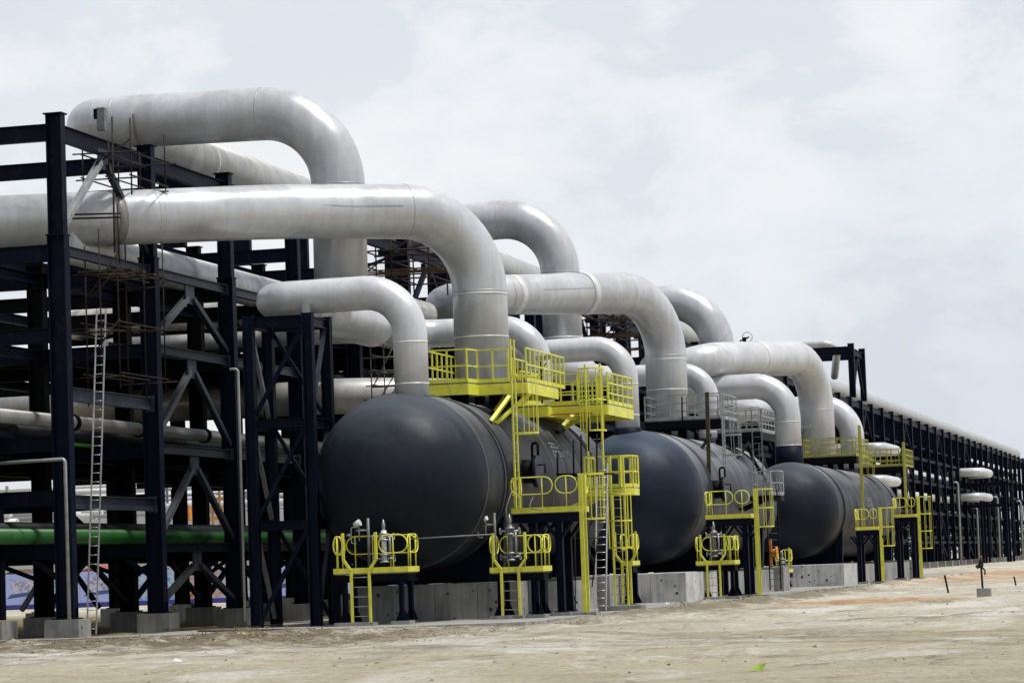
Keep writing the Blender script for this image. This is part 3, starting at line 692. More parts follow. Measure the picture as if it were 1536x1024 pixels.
# long header on top of the rack
HX, HZ = -39.75, 18.12
def header():
    o = thing('header_pipe', 'long pale header pipe running away on top of the rack to the right edge', 'pipe')
    MB().tube([(HX, 103.0, HZ), (HX, 140, HZ), (HX, 300, HZ), (HX, 520, HZ)], 0.93, 40).build('pipe_run', 'pipe_grey', o)
    y = 109.0
    while y < 500:
        ring((HX, y, HZ), (0, 1, 0), .943, .12).build('weld_and_shadow_band', 'band', o); y += 12.2 if y < 250 else 24.4
    settle(o, (HX, 103, HZ - .93))
header()
for i, y in enumerate(frames[3:], 3):
    if i > 44: break
    s_ = MB().box((HX - .5, y - .15, 14.4), (HX + .5, y + .15, 17.12))
    s_.box((HX - .8, y - .2, 17.0), (HX + .8, y + .2, 17.3))
    tag(s_.build('pipe_saddle', 'steel'), 'dark steel saddle carrying the long header pipe on the rack top', 'pipe support', 'saddles under the long header pipe')

# cross-over risers from the vessel manifolds to the header
def riser(label, X, Y, zb, z, r, mat='pipe', extra=()):
    pts = [(X, Y, zb), (X, Y, z), (HX, Y, (z + HZ) / 2), (HX, Y + 3.4 + r * 1.2, HZ)]
    b = [((X, Y, z - 2.6 * r - .5), (0, 0, 1), .07, 'band'), ((X, Y, z - 6.0), (0, 0, 1), .07, 'band')] + list(extra)
    return pipe('riser_pipe', label, pts, [2.9 * r, 1.45 * r], r, mat, bands=b, group='riser pipes climbing from the vessels to the header', seams=True)
YT = 97.0; ZT_ = at(300, 180, Y=YT).z
riser('topmost fat grey pipe bending down behind the rack corner at upper left', at(509, 330, Y=YT).x, YT, 10.9, ZT_, .935,
      extra=[((at(215, 183, Y=YT).x, YT, ZT_ + .06), (1, 0, 0), .10, 'band_dark')])
riser('fat pale pipe arching down between the first and second vessels', at(842, 450, Y=137.2).x, 137.2, 11.2, at(740, 328, Y=137.2).z, .95)
riser('fat pale pipe arching down between the second and third vessels', at(1075, 480, Y=186.5).x, 186.5, 11.6, at(1040, 449, Y=186.5).z, 1.10)

# the big drop pipes into the vessel crowns
D_END = at(-90, 338, Y=84.3); D_MID = at(430, 316.5, Y=93.9); D_COR = V((-25.7, 98.6, at(718, 318, Y=98.6).z))
def rr1(path):
    return [.955 - .10 * max(0, min(1, (-27 - p.x) / 13)) for p in path]
def dirpt(px):
    # a point on the sloping run, by its x position between the corner points
    t = (px - D_MID.x) / (D_END.x - D_MID.x); return D_MID + (D_END - D_MID) * t
dd = (D_END - D_MID).normalized()
X1 = at(152, 328, Y=88.0).x
pipe('drop_pipe', 'fattest silver pipe sweeping from the left edge down into the first vessel',
     [D_END, D_MID, D_COR, (-25.7, 98.6, 7.1)], [30, 2.75], .95,
     rr=rr1, n=48, bands=[((-25.7, 98.6, 11.15), (0, 0, 1), (.05, .97), 'band'), ((-25.7, 98.6, 9.65), (0, 0, 1), (.05, .97), 'band'),
     (dirpt(X1), dd, (.34, .905), 'band_dark'), (dirpt(X1 + .9), dd, (.04, .90), 'seam_pale'), (dirpt(X1 - 3.1), dd, (.05, .875), 'seam_pale')], group='drop pipes into the vessel crowns')
B2 = at(612, 444, Y=119.2); B2c = V((-26.1, 134, at(960, 441, Y=134).z))
B3 = at(938, 541, Y=157.0); B3c = V((-26.0, 182, at(1200, 538, Y=182).z))
pipe('drop_pipe', 'fat grey pipe with white weld bands dropping into the second vessel',
     [B2 + V((0, 7, 0)), B2, B2c, (-26.1, 134, 7.1)], [1.5, 2.8], .96, 'pipe', rr=lambda path: [.96 - .15 * max(0, min(1, (-28 - p.x) / 6)) for p in path],
     bands=[(B2c + (B2 - B2c) * .62, B2 - B2c, (.40, .885), 'band'), (B2c + (B2 - B2c) * .335, B2 - B2c, (.40, .96), 'band'), ((-26.1, 134, 11.0), (0, 0, 1), .05, 'band'), ((-26.1, 134, 9.6), (0, 0, 1), .05, 'band')], group='drop pipes into the vessel crowns')
pipe('drop_pipe', 'fat pale pipe dropping into the third vessel with a broad weld band on top',
     [B3 + V((0, 8, 0)), B3, B3c, (-26.0, 182, 7.0)], [1.6, 3.1], 1.05, 'pipe_light', rr=lambda path: [1.07 - .22 * max(0, min(1, (-28 - p.x) / 6.5)) for p in path],
     bands=[(B3c + (B3 - B3c) * .34, B3 - B3c, (.45, 1.06), 'band'), ((-26.0, 182, 10.6), (0, 0, 1), .06, 'band')], group='drop pipes into the vessel crowns')

def long_seam(a, b, r, ang):
    a = V(a); b = V(b); d = (b - a).normalized(); u = d.cross(V((0, 0, 1))).normalized(); v_ = u.cross(d)
    if u.y > 0: u = -u
    o_ = (u * math.cos(ang) + v_ * math.sin(ang)) * (r + .002)
    return MB().tube([a + o_, b + o_], .009, 6)
for nm_, a_, b_, r_, g_ in (('drop_pipe', D_MID, D_COR + (D_MID - D_COR) * .45, .953, .1), ('drop_pipe.001', B2c + (B2 - B2c) * .3, B2c + (B2 - B2c) * .55, .93, .2), ('riser_pipe', (at(215, 183, Y=YT).x, YT, ZT_ + .06), (at(375, 183, Y=YT).x, YT, ZT_), .938, .45)):
    o_ = bpy.data.objects.get(nm_)
    if o_: sm_ = long_seam(a_, b_, r_, g_).build('long_seam', 'seam_pale', o_); sm_.matrix_parent_inverse = Matrix.Translation(-o_.location)
# slender manifolds: crown nozzle - header behind - crown nozzle
def manifold(label, Xn, Y0, Y1, zh, r, r2, Xh, mat='pipe_light', zc=7.15):
    o = thing('manifold_pipe', label, 'pipe', 'slender looped pipes on the vessel crowns')
    path = bend([(Xn, Y0, zc), (Xn, Y0, zh), (Xh, Y0, zh - .04), (Xh, Y0 + 4.5, zh)], [2.0 * r * 1.3, 1.7 * r], 14)
    MB().tube(path, r, 36).build('pipe_run', mat, o)
    path = bend([(Xh, Y1 - 4.5, zh), (Xh, Y1, zh), (Xn, Y1, zh), (Xn, Y1, zc)], [2.6 * r2, 2.6 * r2], 14)
    MB().tube(path, r2, 36).build('pipe_run', mat, o)
    MB().tube([(Xh, Y0 + 4.48, zh), (Xh, Y0 + 5.4, zh), (Xh, Y1 - 5.4, zh), (Xh, Y1 - 4.48, zh)], [r, r * 1.45, r * 1.45, r2], 36).build('header', mat, o)
    for yy, q in ((Y0, r), (Y1, r2)):
        ring((Xn, yy, zh - 2.6 * q - .25), (0, 0, 1), q + .01, .05).build('weld_and_shadow_band', 'band', o)
        ring((Xn, yy, zh - 2.6 * q - 1.6), (0, 0, 1), q + .01, .05).build('weld_and_shadow_band', 'band', o)
    settle(o, (Xn, Y0, zc))
manifold('slender pale looped pipe over the first vessel with a rounded left elbow', -26.1, 91.0, 108.5, 10.72, .56, .54, -31.0)
manifold('slender pale looped pipe over the second vessel', -26.0, 124.3, 144.2, 11.0, .53, .54, -31.2)
manifold('slender pale looped pipe over the third vessel above its navy neck', -25.7, 168.0, 196.0, 11.6, .74, .80, -32.3)

# pipe at the very top of the far goal-post frame
pipe('high_pipe', 'thin white pipe crossing the tall far frame and bending down to the header',
     [(-43.0, 272, 21.35), (-36.6, 272, 21.35), (-37.6, 276, 18.5)], 1.2, .36, 'pipe_light', n=20)

# pipes running through the near rack
pipe('rack_pipe', 'weathered silver cross pipe high in the near rack left of the tower', [(-46.8, 118.0, 12.22), (-46.8, 111.3, 12.22), (-32.6, 111.3, 12.15), (-32.6, 116, 12.15)], 1.3, .53, 'pipe_shade', n=28)
pipe('rack_pipe', 'lower weathered silver cross pipe under its twin in the near rack', [(-44.6, 118.0, 11.12), (-44.6, 110.4, 11.12), (-33.6, 110.4, 11.02), (-33.6, 119, 11.02)], 1.0, .34, 'pipe_shade', n=24)
pipe('rack_pipe', 'fat weathered silver pipe crossing low in the near rack behind the tower', [(-62, 112, 9.3), (-48.0, 110.5, 8.85), (-40.3, 110, 8.62), (-33.6, 110.2, 8.62), (-29.5, 113.5, 8.5)], [12, 14, 6], .70, 'pipe_shade', n=32)
pipe('rack_pipe', 'fat pale pipe running away just under the top level of the near rack', [(-36.6, 87.0, 12.56), (-36.6, 140.0, 12.56)], 1, .62, 'pipe', n=28)
pipe('rack_pipe', 'long grey pipe running away at mid height of the near rack with painted shadow stripes', [(-36.0, 70.0, 6.72), (-36.0, 150.0, 6.72)], 1, .22, 'band_dark', n=20,
     bands=[((-36.0, y, 6.72), (0, 1, 0), (.25, .27), 'black') for y in (86.5, 92.2, 98.5)])  # black bands paint cast shadow stripes across this pipe
pipe('rack_pipe', 'broad dark green pipe running away low in the rack above the site banner', [(-36.1, 66, 3.13), (-36.1, 180, 3.13)], 1, .24, 'green', n=24)
pipe('rack_pipe', 'short bright lime pipe at mid height at the left edge', [(-37.6, 76, 6.25), (-37.6, 86.4, 6.25)], 1, .08, 'lime', n=14)
pipe('rack_pipe', 'short bright lime pipe at mid height behind the aluminium ladder', [(-36.9, 85.8, 6.15), (-36.9, 90.4, 6.15)], 1, .07, 'lime', n=14)
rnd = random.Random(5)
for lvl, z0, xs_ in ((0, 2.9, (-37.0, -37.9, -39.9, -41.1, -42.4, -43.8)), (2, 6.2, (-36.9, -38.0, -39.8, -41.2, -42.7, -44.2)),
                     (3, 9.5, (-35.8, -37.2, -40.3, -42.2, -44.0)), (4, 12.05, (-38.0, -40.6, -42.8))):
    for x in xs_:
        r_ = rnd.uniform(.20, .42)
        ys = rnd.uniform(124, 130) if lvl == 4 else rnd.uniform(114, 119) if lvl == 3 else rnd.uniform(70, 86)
        mt_ = rnd.choice(['pipe_dark', 'pipe_dark', 'black', 'pipe_dark', 'galv_dull'] if lvl > 1 else ['pipe_dark', 'black'])  # dark colours stand for the shade inside the rack
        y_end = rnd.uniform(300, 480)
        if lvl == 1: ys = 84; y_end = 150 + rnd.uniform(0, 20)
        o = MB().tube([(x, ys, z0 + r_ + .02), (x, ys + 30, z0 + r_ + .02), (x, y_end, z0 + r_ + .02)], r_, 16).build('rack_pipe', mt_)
        tag(o, 'pipe coloured dark for the shade on a level inside the long rack', 'pipe', 'dark pipes lying inside the rack')
for z, ya, yb, la in ((2.90, 78, 420, 'dark sheet added as shade low along the inside of the rack'), (6.16, 80, 165, 'dark sheet added as shade at mid height inside the near rack'), (9.47, 92, 300, 'dark sheet added as shade high inside the rack'), (12.02, 124, 470, 'dark sheet added as shade on the upper level of the long rack'), (4.52, 175, 470, 'dark sheet added as shade on the lower level of the distant rack'), (7.8, 165, 480, 'dark sheet added as shade in the middle of the distant rack'), (10.9, 170, 480, 'second highest dark sheet added as shade in the distant rack'), (13.6, 190, 490, 'highest dark sheet added as shade just under the distant rack top')):
    o = thing('shade_sheet', la, 'shade sheet')  # solid black sheets added to fill the rack's inside with shade
    MB().box((-36.9 if z > 3 else -36.3, ya, z), (-45.0, yb, z + .03)).build('sheet_face', 'black', o)
    for x in (-36.9, -45.0): MB().box((x - .02, ya, z + .03), (x + .02, yb, z + .22)).build('sheet_edge', 'steel', o)
    settle(o, (-40, ya, z))
# pale pipe runs glimpsed between the far posts
for x, z, ya, yb, la in ((-36.3, 10.35, 285, 366, 'upper pale pipe glimpsed in short pieces between the far posts'), (-36.3, 8.0, 305, 366, 'lower pale pipe glimpsed in short pieces between the far posts')):
    pipe('rack_pipe', la, [(x, ya, z), (x, yb, z)], 1, .45, 'white', n=16)
# expansion loops projecting out of the far rack
def loop(label, x1, z, Y0, Y1, r):
    pipe('expansion_loop', label, [(-36.5, Y0, z), (x1, Y0, z), (x1, Y1, z), (-36.5, Y1, z)], r * 2.2, r, 'pipe_light', n=20, group='pale expansion loops sticking out of the far rack')
a = at(1490, 710, Y=378); loop('upper pale expansion loop sticking out of the rack near the right edge', a.x - .48, a.z, 367, 378, .54)
a = at(1490, 746, Y=378); loop('lower pale expansion loop sticking out of the rack near the right edge', a.x - .44, a.z, 367, 378, .50)
a = at(1355, 675, Y=233); loop('upper pale expansion loop behind the third vessel', a.x - .5, a.z, 224, 233, .37)
a = at(1356, 722, Y=233); loop('lower pale expansion loop behind the third vessel', a.x - .5, a.z, 224, 233, .37)
# ladder-like racking inside the far rack under the loops
lf = thing('loop_support', 'small dark steel stand under the far expansion loops', 'steel frame')
for y in (368, 372, 377):
    for x in (-32.6, -29.6):
        MB().ibeam((x, y, 0.1), (x, y, 10.0 if x < -31 else 9.9), .3, .3, (1, 0, 0), .03).build('post', 'steel', lf)
    for z in (9.85, 7.2): MB().ibeam((-36, y + .01, z), (-29.4, y + .01, z), .2, .3).build('beam', 'steel', lf)
settle(lf, (-30, 368, 0))
# drain pipes on the far rack face
for k, (xt, yt, xb, yb, la) in enumerate(((1437, 723, 1442.6, 849, 'first'), (1464, 761, 1469, 843, 'second'), (1495, 745, 1501, 848, 'third'), (1531, 751, 1535, 838, 'fourth'))):
    bt = at(xb, yb, X=-34.2); tp = at(xt, yt, Y=bt.y)
    tag(MB().tube(bend([(bt.x - .7, bt.y, tp.z), (bt.x, bt.y, tp.z), (bt.x, bt.y, 0.1)], .3, 5), .14, 10).build('drain_pipe', 'galv'), la + ' pale drain pipe from the left on the far rack face', 'pipe', 'pale drain pipes on the far rack face')
# near drain pipes
bt = at(104, 926, X=-34.4)
tag(MB().tube(bend([at(-20, 696, Y=bt.y), at(97.5, 688, Y=bt.y), (bt.x, bt.y, .6)], .12, 5), .055, 10).build('drain_pipe', 'galv'), 'light grey drain pipe bending down the first rack post', 'pipe')
bt = at(367, 907, X=-33.9); tp = at(357, 553, Y=bt.y)
tag(MB().tube(bend([(tp.x - .3, bt.y, tp.z), (tp.x, bt.y, tp.z), (bt.x, bt.y, .15)], .12, 5), .045, 10).build('drain_pipe', 'white'), 'white drain pipe standing between the third rack post and the tower', 'pipe')

# ------------------------------------------------------------------ vessels
def vessel(i, label, head_mat, shell_mat_, big, pl, ph):
    d = VES[i]; (cx, cz), r, y0, y1 = d['c'], d['r'], d['y0'], d['y1']
    o = thing('pressure_vessel', label, 'pressure vessel', 'horizontal pressure vessels in a row')
    n = 72
    def rev(prof, name, mat):
        vs = []; fs = []
        for (y, q) in prof:
            for j in range(n):
                a = 2 * PI * j / n; vs.append((cx + q * math.cos(a), y, cz + q * math.sin(a)))
        for k in range(len(prof) - 1):
            for j in range(n): fs.append((k*n+j, (k+1)*n+j, (k+1)*n+(j+1) % n, k*n+(j+1) % n))
        mb = MB(); mb.add(vs, fs, True); return mb.build(name, mat, o)
    K = 22
    rev([(y0 - r * math.cos(PI/2 * k / K) , max(.002, r * math.sin(PI/2 * k / K))) for k in range(K + 1)], 'head', head_mat)
    rev([(y0, r + .004), (y0 + .6, r + .004), ((y0 + y1) / 2, r + .004), (y1, r + .004)], 'shell', shell_mat_)
    rev([(y1 + r * math.sin(PI/2 * k / K), max(.002, r * math.cos(PI/2 * k / K))) for k in range(K + 1)], 'head', shell_mat_)
    # girth seams and stiffener rings
    yy = y0; step = (y1 - y0) / 8
    for k in range(9):
        q = y0 + step * k
        rev([(q - .035, r + .002), (q - .02, r + .022), (q + .02, r + .022), (q + .035, r + .002)], 'weld_seam', 'seam')
    for q in (y0 + 2.1, y0 + 2.5, y1 - 2.5, y1 - 2.1):
        rev([(q - .03, r), (q - .03, r + .045), (q + .03, r + .045), (q + .03, r)], 'stiffener_ring', shell_mat_)
    # petal seams on the near head
    for a in (R(50), R(158)):
        pts = []
        for k in range(13):
            t = R(42 if a < 1 else 60) + (PI/2 - R(48 if a < 1 else 60)) * k / 12
            pts.append((cx + (r + .001) * math.sin(t) * math.cos(a), y0 - (r + .001) * math.cos(t), cz + (r + .001) * math.sin(t) * math.sin(a)))
        MB().tube(pts, .006, 6).build('weld_seam', 'seam', o)
    # nozzle necks on the crown
    for (x, y, q, h) in big:
        MB().tube([(x, y, cz + r - .5), (x, y, cz + r + h)], q, 36).build('nozzle_neck', 'steel', o)
    # saddles
    for ys in (y0 + 3.0, y1 - 3.0):
        mb = MB(); pts = []
        for k in range(15):
            a = R(205) + R(130) * k / 14; pts.append((cx + (r + .03) * math.cos(a), cz + (r + .03) * math.sin(a)))
        zb = ph + .02; lo = [(pts[-1][0] - .1, zb), (pts[0][0] + .1, zb)]
        poly = pts + lo; m_ = len(poly)
        vs = [(p[0], ys - .22, p[1]) for p in poly] + [(p[0], ys + .22, p[1]) for p in poly]
        fs = [tuple(range(m_)), tuple(reversed(range(m_, 2*m_)))] + [(k, m_ + k, m_ + (k+1) % m_, (k+1) % m_) for k in range(m_)]
        mb.add(vs, fs)
        for k in range(5): x = cx - 2.1 + k * 1.05; mb.box((x - .03, ys - .42, zb), (x + .03, ys + .42, cz - r + .35 + abs(k - 2) * .22))
        mb.build('saddle', 'steel', o)
    settle(o, (cx, (y0 + y1) / 2, cz - r))
    return o
v1 = vessel(0, 'nearest and largest looking dark navy vessel with grey dusty shell', 'head', 'shell', [(-26.1, 91.0, .575, -.16), (-25.7, 98.6, 1.02, .25), (-26.1, 108.5, .60, .25)], 0, 1.2)
v2 = vessel(1, 'middle vessel with bluish round head behind the yellow landing', 'head_blue', 'shell_pale', [(-26.0, 124.3, .60, .10), (-26.1, 134, 1.02, .3), (-26.0, 144.2, .6, .3)], 0, 1.2)
v3 = vessel(2, 'farthest vessel with dark head and navy neck under its pipe', 'head', 'shell', [(-25.7, 168.0, .79, .95), (-26.0, 182, 1.1, .3), (-25.7, 196.0, .83, .3)], 0, 1.2)
for i, d in enumerate(VES):
    (cx, cz), y0, y1 = d['c'], d['y0'], d['y1']
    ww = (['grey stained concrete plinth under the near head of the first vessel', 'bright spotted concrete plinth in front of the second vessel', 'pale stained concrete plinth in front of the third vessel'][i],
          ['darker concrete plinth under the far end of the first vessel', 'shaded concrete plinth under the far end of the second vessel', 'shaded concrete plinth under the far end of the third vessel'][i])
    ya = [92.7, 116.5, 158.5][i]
    xr = cx + (2.75 if i else 3.35)
    if i == 1: xr = at(1030, 900, Y=116.5).x
    if i == 2: xr = at(1267, 880, Y=158.5).x
    for k, (yc, lab) in enumerate(((ya, ww[0]), (y1 - 3.2, ww[1]))):
        mb = MB(); dpt = 1.1
        mb.box((xr - 5.75, yc, -.2), (xr, yc + dpt + (6 if k == 0 and i else .8), 1.2))
        ob = mb.build('concrete_plinth', 'conc' if (i == 0 or k) else 'conc_lit')
        tag(ob, lab, 'plinth', 'concrete plinths under the vessels')
        if k == 0:
            rq = random.Random(40 + i)
            for q in range(9):
                hx_ = xr - rq.uniform(.3, 5.0); hz_ = rq.choice((.32, .62, .95)) + rq.uniform(-.08, .08); hr_ = rq.uniform(.03, .075)
                MB().tube([(hx_, yc - .004, hz_), (hx_, yc + .05, hz_)], hr_, 9).build('tie_hole', 'conc_dark', ob)
            for q in (1, 2, 3): MB().box((xr - 1.45 * q - .006, yc - .003, .0), (xr - 1.45 * q + .006, yc + .01, 1.19)).build('formwork_joint', 'conc_dark', ob)
    # low continuous wall joining the plinths
    tag(MB().box((xr - .9, ya + 7.3, -.2), (xr - .45, y1 - 3.4, 1.1)).build('concrete_wall', 'conc'), ['low concrete wall behind the ladders of the first vessel', 'low concrete wall behind the ladders of the second vessel', 'low concrete wall behind the ladders of the third vessel'][i], 'wall')

# stencilled marks on the first vessel: rows of small characters, worn beyond reading
def stencil(i, yc, ang, rows, n, h, w):
    d = VES[i]; (cx, cz), r = d['c'], d['r'] + .02
    mb = MB(); rnd = random.Random(21)
    for rr_ in range(rows):
        for k in range(n):
            a0 = ang - rr_ * (h * 1.5) / r; y = yc + k * w * 1.35
            # each character from two or three strokes
            for (u0, u1, t0, t1) in rnd.sample([(0, .25, 0, 1), (.7, 1, 0, 1), (0, 1, 0, .22), (0, 1, .78, 1), (0, 1, .4, .6)], 3):
                pts = [(y + u * w, a0 + t * h / r) for u, t in ((u0, t0), (u1, t0), (u1, t1), (u0, t1))]
                mb.add([(cx + r * math.cos(a), yy, cz + r * math.sin(a)) for yy, a in pts], [(0, 1, 2, 3)])
    return mb
stencil(0, 101.0, R(26), 2, 7, .22, .30).build('stencil_mark', 'stencil', v1)
stencil(0, 98.0, R(-28), 4, 7, .09, .13).build('stencil_mark', 'stencil', v1)
stencil(2, 180.0, R(12), 2, 5, .22, .4).build('stencil_mark', 'stencil', v3)

# manways on the vessel sides
def manway(i, y, z, vo, label=None):
    d = VES[i]; (cx, cz), r = d['c'], d['r']; xs_ = cx + math.sqrt(max(.1, r*r - (z - cz)**2))
    o = MB().tube([(xs_ - .25, y, z), (xs_ + .42, y, z)], .40, 28).build('manway', 'black', vo)
    MB().tube([(xs_ + .36, y, z), (xs_ + .46, y, z)], .54, 28).build('flange', 'black', o)
    MB().tube([(xs_ + .46, y, z), (xs_ + .53, y, z)], .54, 28).build('cover', 'steel_grey', o)
    MB().tube([(xs_ + .50, y - .1, z + .2), (xs_ + .75, y - .1, z + .2), (xs_ + .75, y - .1, z - .1)], .03, 8).build('handle', 'black', o)
    MB().tube(bend([(xs_ + .2, y + .4, z + .3), (xs_ + .2, y + .4, z + .95), (xs_ + .5, y, z + .95), (xs_ + .5, y, z + .5)], .12, 4), .045, 8).build('davit', 'black', o)
    o.matrix_parent_inverse = Matrix.Translation(-vo.location)
manway(0, 95.9, 4.85, v1); manway(1, 127.6, 4.75, v2)
for v_ in (v1, v3):
    for c in v_.children: c.matrix_parent_inverse = Matrix.Translation(-v_.location)

# ------------------------------------------------------------------ railings, ladders, platforms
def rail_part(parent, pts, z, h=1.1, mat='yellow', gap=1.15, rt=.026, toe=True, name='guardrail', nmid=1, flat=False):
    """one open run of guardrail: top rail, mid rail, posts (sub-parts) and toe board"""
    pts = [V((p[0], p[1], z)) for p in pts]
    mb = MB(); u = V((0, 0, h))
    if flat:
        for a, b in zip(pts, pts[1:]):
            mb.bar(a + u, b + u, .05, .05)
            for q in range(nmid): mb.bar(a + u * ((q + 1) / (nmid + 1)), b + u * ((q + 1) / (nmid + 1)), .04, .05)
    else:
        mb.tube([p + u for p in pts], rt, 8)
        for q in range(nmid): mb.tube([p + u * ((q + 1) / (nmid + 1)) for p in pts], rt * .9, 8)
    g = mb.build(name, mat, parent)
    if toe:
        tb = MB()
        for a, b in zip(pts, pts[1:]): tb.bar(a + V((0, 0, .06)), b + V((0, 0, .06)), .012, .13)
        tb.build('toe_board', mat, parent)
    for k, (a, b) in enumerate(zip(pts, pts[1:])):
        L = (b - a).length; n = max(1, round(L / gap))
        for j in range(n + (1 if k == len(pts) - 2 else 0)):
            p = a + (b - a) * (j / n)
            (MB().bar(p, p + u, .05, .06, (b - a).normalized()) if flat else MB().tube([p, p + u], rt, 8)).build('post', mat, g)
    return g

def loop_rail(parent, a, b, z, h=1.12, mat='yellow', rt=.021, mid=True):
    """stadium-shaped closed rail panel between two points with posts"""
    a = V((a[0], a[1], z)); b = V((b[0], b[1], z)); d = (b - a); L = d.length; d.normalize()
    z0, z1 = h * .50, h; q = (z1 - z0) / 2; q = min(q, L / 2 * .98); pts = []
    for k in range(9):
        t = -PI/2 + PI * k / 8; pts.append(b - d * q + d * q * math.cos(t) + V((0, 0, (z0 + z1) / 2 + (z1 - z0) / 2 * math.sin(t))))
    for k in range(9):
        t = PI/2 + PI * k / 8; pts.append(a + d * q + d * q * math.cos(t) + V((0, 0, (z0 + z1) / 2 + (z1 - z0) / 2 * math.sin(t))))
    g = MB().tube(pts, rt, 8, closed=True).build('guardrail', mat, parent)
    n = max(1, round(L / .62))
    for j in range(n):
        p = a + d * (L * (j + .5) / n)
        MB().tube([p, p + V((0, 0, h))], rt, 8).build('post', mat, g)
    return g

def ladder_parts(o, p0, p1, side, wd=.46, stile=(.03, .07), mat='yellow', rmat='galv', rs=.3, ext=0.0, flare=False):
    """stiles and rungs between two points; side = unit vector across"""
    p0 = V(p0); p1 = V(p1); side = V(side).normalized(); d = (p1 - p0); L = d.length; d.normalize()
    out = d.cross(side).normalized()
    for s_ in (-1, 1):
        e = side * (s_ * wd / 2); mb = MB()
        if flare:
            k1 = side * (s_ * (wd / 2 + .24))
            pts = [p0 + e, p1 + e + d * .05, p1 + k1 + d * .38, p1 + k1 + d * (ext or 1.3)]
            for a, b in zip(pts, pts[1:]): mb.bar(a, b, stile[0] + .04, stile[1] + .02, out)
        else:
            mb.bar(p0 + e, p1 + e + d * ext, stile[0], stile[1], out)
        mb.build('stile', mat, o)
    n = int(L / rs)
    for k in range(n):
        c = p0 + d * (rs * (k + .6))
        MB().tube([c - side * wd / 2, c + side * wd / 2], .014, 6).build('rung', rmat, o)

def cage_parts(o, c, out, side, z0, z1, r=.37, mat='yellow', off=.08, n=5, hoopgap=1.0, depth=.72):
    """safety cage: U-shaped hoops and vertical straps; c = ladder centre (x, y)"""
    out = V((*out, 0)).normalized(); side = V((*side, 0)).normalized(); c = V((c[0], c[1], 0))
    def arc(t): # t 0..1 round the U
        a = PI * t
        return c + side * (r * math.cos(a)) + out * (off + (depth - off) * (math.sin(a) ** .7 if math.sin(a) > 0 else 0))
    nh = max(2, int(round((z1 - z0) / hoopgap)) + 1)
    for k in range(nh):
        z = z0 + (z1 - z0) * k / (nh - 1); mb = MB()
        pts = [c + side * r] + [arc(q / 12) for q in range(13)] + [c - side * r]
        for a, b in zip(pts, pts[1:]): mb.bar(a + V((0, 0, z)), b + V((0, 0, z)), .012, .06)
        mb.build('hoop', mat, o)
    for k in range(n):
        p = arc((k + .5) / n)
        MB().bar(p + V((0, 0, z0 - .02)), p + V((0, 0, z1 + .02)), .04, .015, out).build('cage_strap', mat, o)

def pad(x, y, sx, sy, h, la):
    return tag(MB().box((x - sx, y - sy, -.15), (x + sx, y + sy, h)).build('concrete_pad', 'conc'), la, 'concrete pad', 'small concrete pads under posts and ladders')

def low_platform(label, x0, x1, yd, Y, dep, lx0, lx1, zb=.14, h=1.12, group='low yellow access platforms', post_px=None, sideloop=True):
    """small platform with a front ladder whose stiles flare out round the opening"""
    o = thing('access_platform', label, 'platform', group)
    a = at(x0, yd, Y=Y); b = at(x1, yd, Y=Y); z = (a.z + b.z) / 2; X0, X1 = a.x, b.x
    l0 = at(lx0, yd, Y=Y).x; l1 = at(lx1, yd, Y=Y).x; lc = (l0 + l1) / 2; lw = abs(l1 - l0)
    MB().box((X0 + .03, Y + .03, z - .08), (X1 - .03, Y + dep - .03, z)).build('deck', 'galv_dull', o)
    MB().box((X0, Y - .012, z - .04), (X1, Y, z + .13)).build('toe_board', 'yellow', o)
    MB().box((X0 - .012, Y, z - .04), (X0, Y + dep, z + .13)).build('toe_board', 'yellow', o)
    MB().box((X1, Y, z - .04), (X1 + .012, Y + dep, z + .13)).build('toe_board', 'yellow', o)
    fr = MB()
    for yy in (Y + .08, Y + dep - .08): fr.ibeam((X0, yy, z - .20), (X1, yy, z - .20), .12, .22)
    for xx in (X0 + .06, X1 - .06): fr.ibeam((xx, Y + .14, z - .20), (xx, Y + dep - .14, z - .20), .12, .22)
    fr.build('deck_frame', 'black', o)
    lx = lc - lw / 2 - .3; rx = lc + lw / 2 + .3
    for (p, q) in (((X0, lx),) if lx - X0 > .22 else ()): loop_rail(o, (p, Y + .02), (q, Y + .02), z, h)
    for (p, q) in (((rx, X1),) if X1 - rx > .22 else ()): loop_rail(o, (p, Y + .02), (q, Y + .02), z, h)
    loop_rail(o, (X0 + .01, Y + .05), (X0 + .01, Y + dep), z, h); loop_rail(o, (X1 - .01, Y + .05), (X1 - .01, Y + dep), z, h)
    loop_rail(o, (X0 + .05, Y + dep), (X1 - .05, Y + dep), z, h)
    lad = MB(); ladder_parts(o, (lc, Y - .09, zb), (lc, Y - .09, z), (1, 0, 0), lw, (.035, .07), ext=1.22, flare=True)
    for xx in ((X0 + .3, X1 - .25) if not post_px else [at(p, yd, Y=Y).x for p in post_px]):
        for yy in (Y + .12, Y + dep - .12):
            mb = MB(); mb.ibeam((xx, yy, .16), (xx, yy, z - .31), .15, .15, (1, 0, 0), .02)
            mb.add([(xx - .22, yy - .01, .16), (xx + .22, yy - .01, .16), (xx + .08, yy - .01, .5), (xx - .08, yy - .01, .5), (xx - .22, yy + .01, .16), (xx + .22, yy + .01, .16), (xx + .08, yy + .01, .5), (xx - .08, yy + .01, .5)], [(0,1,2,3),(7,6,5,4),(0,4,5,1),(1,5,6,2),(2,6,7,3),(3,7,4,0)])
            mb.box((xx - .2, yy - .14, .14), (xx + .2, yy + .14, .17)); mb.build('support_post', 'steel', o)
        pad(xx, Y + .15, .30, .30, .14, 'small concrete pad under a platform post')
    pad(lc, Y - .12, .46, .28, .13, 'small concrete pad at the foot of a yellow ladder')
    settle(o, (lc, Y, 0))
    return z, X0, X1
